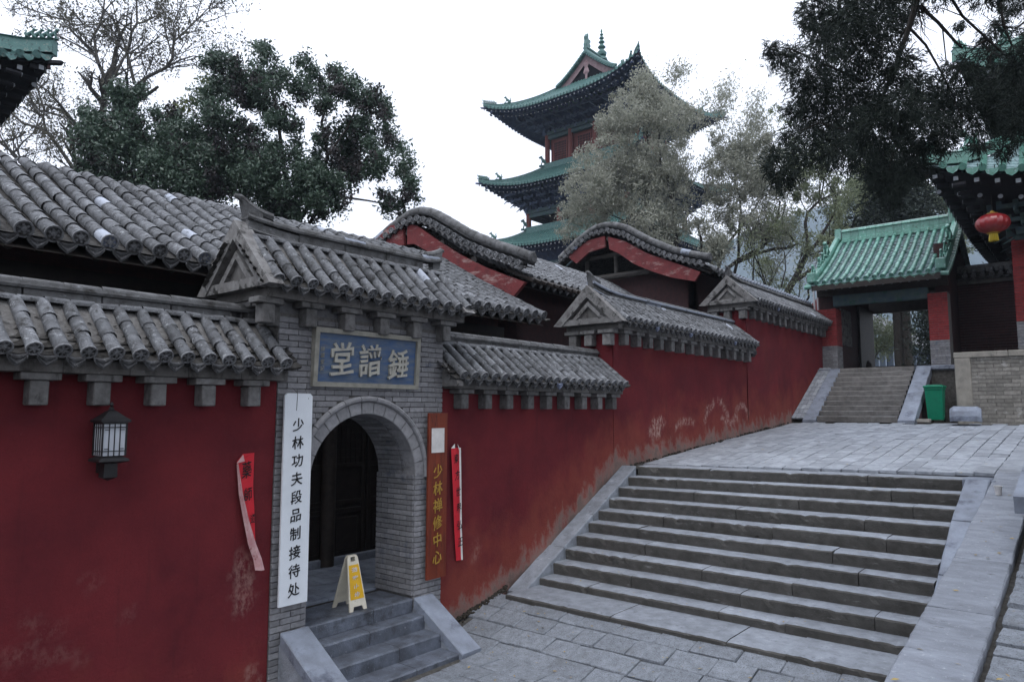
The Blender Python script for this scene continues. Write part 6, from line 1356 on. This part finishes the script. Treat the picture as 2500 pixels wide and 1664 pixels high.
cr3 = [(2000, 400, 26), (1960, 430, 34), (2030, 430, 36), (2060, 460, 34), (1990, 470, 38), (1940, 480, 26), (2040, 510, 30), (1960, 530, 24), (2060, 560, 20), (2020, 580, 18), (1900, 560, 16), (1930, 340, 16), (1910, 300, 18), (1890, 270, 14), (1925, 380, 18), (1985, 620, 20), (1870, 640, 18), (1900, 690, 20)]
feathery('yellow green thin crowned tree with a thick leaning trunk left of the green roofed gate', cr3, 40, 'leaf_willow_green', [(Y8([(480, 1900), (620, 1530), (700, 1390), (780, 1220)]), 22, 13), (Y8([(780, 1220), (790, 1100), (770, 950), (790, 850), (900, 740), (1080, 670)]), 11, 4), (Y8([(780, 1220), (870, 1120), (960, 970), (1030, 850), (1040, 720)]), 10, 4), (Y8([(790, 1230), (900, 1190), (990, 1180)]), 5, 3), (Y8([(860, 1130), (930, 1130), (980, 1100)]), 5, 3), (Y8([(700, 1440), (800, 1360), (850, 1330)]), 11, 6), (Y8([(900, 740), (930, 600), (900, 450)]), 4, 2), (Y8([(560, 1500), (600, 1340), (590, 1200)]), 4, 2)], per=2900, size=.08)
cr4 = [(2100, 440, 40), (2160, 470, 44), (2220, 480, 44), (2120, 510, 44), (2190, 520, 46), (2250, 530, 36), (2090, 380, 30), (2280, 470, 40), (2150, 400, 40), (2060, 490, 26), (2320, 520, 36), (2300, 560, 30), (2340, 600, 24), (2250, 430, 30), (2350, 560, 26), (2330, 640, 18), (2110, 560, 26)]
feathery('dull green tree crown rising behind the green roofed gate', cr4, 44, 'leaf_willow_green', [([(2090, 1000), (2070, 700), (2080, 560), (2110, 480)], 18, 6), ([(2080, 560), (2150, 500)], 8, 4)], per=3600, size=.09, kj=1.5)
# two straight trunks beyond the gate
for (yy, lab) in ((9.1, 'dark straight tree trunk seen through the gate, the left of the pair'), (8.65, 'dark straight tree trunk seen through the gate, the right of the pair')):
    t = thing('conifer_tree', lab, 'tree', (46, yy, 4.2), 'straight trunks beyond the gate'); b = MB(); limb(b, [(46, yy, 4.2), (46.1, yy+.05, 9), (46, yy, 15)], .27, .2, .02, 9); b.build('trunk', 'bark', t, True)
    P = np.array([46, yy, 14.5])+rng.normal(size=(9000, 3))*np.array([1.3, 1.3, 2.0]); link('crown', leaf_mesh('crown', P, .12, 'leaf_cypress', .35), t)
t = thing('conifer_tree', 'dark bushy conifer at the right of the view through the gate', 'tree', (40, 6.6, 4.2)); b = MB(); limb(b, [(40, 6.4, 4.2), (40, 6.4, 9)], .2, .1, .02, 8); b.build('trunk', 'bark', t, True)
P = np.array([40, 6.2, 7.0])+rng.normal(size=(9000, 3))*np.array([.8, .55, 1.6]); link('crown', leaf_mesh('crown', P, .1, 'leaf_cypress', .35), t)
# old cypress overhanging the terrace from the right
cy = [(1880, 118, 18), (1905, 140, 26), (1935, 132, 22), (1958, 22, 18), (1972, 55, 20), (2005, 60, 34), (2015, 110, 38), (2055, 50, 50), (2100, 30, 42), (2150, 50, 50), (2200, 20, 42), (1955, 185, 38), (1990, 235, 46), (2050, 175, 58), (2105, 120, 50), (2130, 220, 60), (2185, 150, 40), (2070, 285, 50), (2000, 300, 44), (1940, 262, 26), (1935, 330, 30), (1900, 405, 32), (1915, 435, 28), (1888, 380, 18), (1960, 375, 34), (2020, 365, 36), (2080, 350, 52), (2140, 310, 60), (2200, 265, 50), (2235, 205, 36), (2250, 330, 50), (2180, 390, 50), (2160, 440, 36), (2178, 482, 24), (2150, 420, 34), (2235, 405, 34), (2262, 255, 40), (2300, 225, 30), (2345, 165, 36), (2325, 265, 48), (2380, 232, 40), (2420, 130, 26), (2450, 205, 40), (2485, 150, 40), (2470, 280, 40), (2400, 300, 32), (2440, 60, 20), (2405, 90, 18), (2470, 15, 22), (2300, 335, 34), (2490, 310, 36), (2345, 60, 12), (1998, 15, 24), (2200, 450, 24), (2390, 355, 20), (2450, 370, 18), (2520, 240, 50), (2540, 100, 50), (2100, -60, 60), (2200, -70, 60), (2300, -60, 50), (2420, -50, 50), (2000, -60, 40), (2540, -20, 50)]
t = thing('cypress_tree', 'old dark cypress whose drooping boughs overhang the scene from the upper right', 'tree', (13.6, -2.6, 1.9))
def sprays(blobs, k, kj, per, ln=.42, nl=15):
    out = []; Dv = []
    for (px, py, r) in blobs:
        kk = k+rng.uniform(-kj, kj); rr = r/FPX*kk; c = np.array(at(px, py, kk)); n = int(per*rr*rr)+4
        dirs = rng.normal(size=(n, 3)); dirs /= np.linalg.norm(dirs, axis=1)[:, None]; p0 = c+dirs*rr*rng.uniform(.1, .95, (n, 1))**.6
        d = dirs*.6+np.array([0, 0, -.45])+rng.normal(size=(n, 3))*.35; d /= np.linalg.norm(d, axis=1)[:, None]
        s = rng.uniform(0, 1, (n, nl, 1)); q = p0[:, None]+d[:, None]*s*ln*rng.uniform(.5, 1.2, (n, 1, 1))*min(1, rr*2)+rng.normal(size=(n, nl, 3))*.035*(.4+s)
        out.append(q.reshape(-1, 3)); Dv.append(np.repeat(d, nl, 0))
    return np.concatenate(out), np.concatenate(Dv)
P, Dv = sprays(cy, 14, 1.6, 1350, .55, 18)
link('foliage', leaf_mesh('foliage', P, .046, 'leaf_cypress', .17, Dv, .8), t)
shade_leaves = []  # extra unseen foliage above and behind the camera, added to shade wall and steps
for (cx_, cy_, cz_, r_) in ((9, -4, 9.5, 2.2), (6, -4.5, 9.5, 2.3), (3, -4, 9.2, 2.2), (0, -3, 8.8, 2.0), (-3, -1, 8.6, 2.0), (6, -1.5, 12, 2.0), (2, -1, 12, 2.2), (-1, 1.0, 10.5, 1.8), (12, -4, 12, 2.4), (9, 0, 14, 2.0), (-4, -4, 8, 2.0)):
    nn = rng.normal(size=(60, 3))*r_*.55; shade_leaves.append((np.array([cx_, cy_, cz_])+np.repeat(nn, 45, 0)+rng.normal(size=(2700, 3))*.22))
shade_leaves = np.concatenate(shade_leaves); link('foliage', leaf_mesh('foliage', shade_leaves, .13, 'leaf_cypress', .4, (0, 0, -.6)), t)
b = MB(); tips = []
limb(b, [(13.6, -2.6, 1.8), (13.5, -2.4, 6), (13.2, -1.4, 10), (12.6, -.2, 13)], .38, .22, .05, 10)
px_limbs(b, [([(2420, -420), (2260, -150), (2238, 0), (2222, 60), (2190, 150), (2150, 250), (2110, 350)], 26, 6), ([(2245, 15), (2290, 55), (2335, 105), (2350, 118)], 9, 5), ([(2350, 118), (2300, 70), (2250, 10)], 5, 4), ([(2330, -60), (2325, 0), (2350, 40), (2410, 95), (2470, 150), (2480, 230)], 9, 4), ([(2440, -80), (2440, 0), (2450, 60), (2470, 110)], 10, 5), ([(2520, 40), (2480, 70), (2430, 60)], 6, 3), ([(2060, -90), (2048, 20), (2060, 60), (2090, 120)], 11, 4), ([(2222, 70), (2260, 110), (2300, 180), (2330, 240)], 7, 3), ([(2150, 250), (2190, 330), (2170, 420)], 6, 3), ([(2110, 200), (2020, 160), (1930, 120), (1880, 112)], 7, 2), ([(2110, 330), (2000, 300), (1930, 330)], 6, 2), ([(2080, 340), (2000, 390), (1900, 380)], 5, 2), ([(2300, 60), (2310, 150), (2280, 230)], 4, 2), ([(2410, 95), (2360, 130), (2340, 170)], 5, 2), ([(2350, 40), (2300, 20), (2270, 40)], 3, 2)], 14, 1, 0, 0, .4, tips, (.7, 1, 2, -.1))
b.tube([Vector((12.6, -.2, 13)), at(2420, -420, 14)], [.22, .15], 8); b.build('trunk', 'bark', t, True)
# ------------------------------------------------------------------ thin bluish air
hm = bpy.data.materials.new('haze'); hm.use_nodes = True; t_ = hm.node_tree; t_.nodes.clear()
o_ = t_.nodes.new('ShaderNodeOutputMaterial'); v_ = t_.nodes.new('ShaderNodeVolumePrincipled'); v_.inputs['Color'].default_value = (.72, .84, 1, 1); v_.inputs['Density'].default_value = .0004; v_.inputs['Anisotropy'].default_value = .2
t_.links.new(v_.outputs[0], o_.inputs['Volume']); MATS['haze'] = hm
b = MB(); b.box(-60, 620, -120, 600, -1.4, 260); b.build('haze', 'haze', None, False, 'stuff')
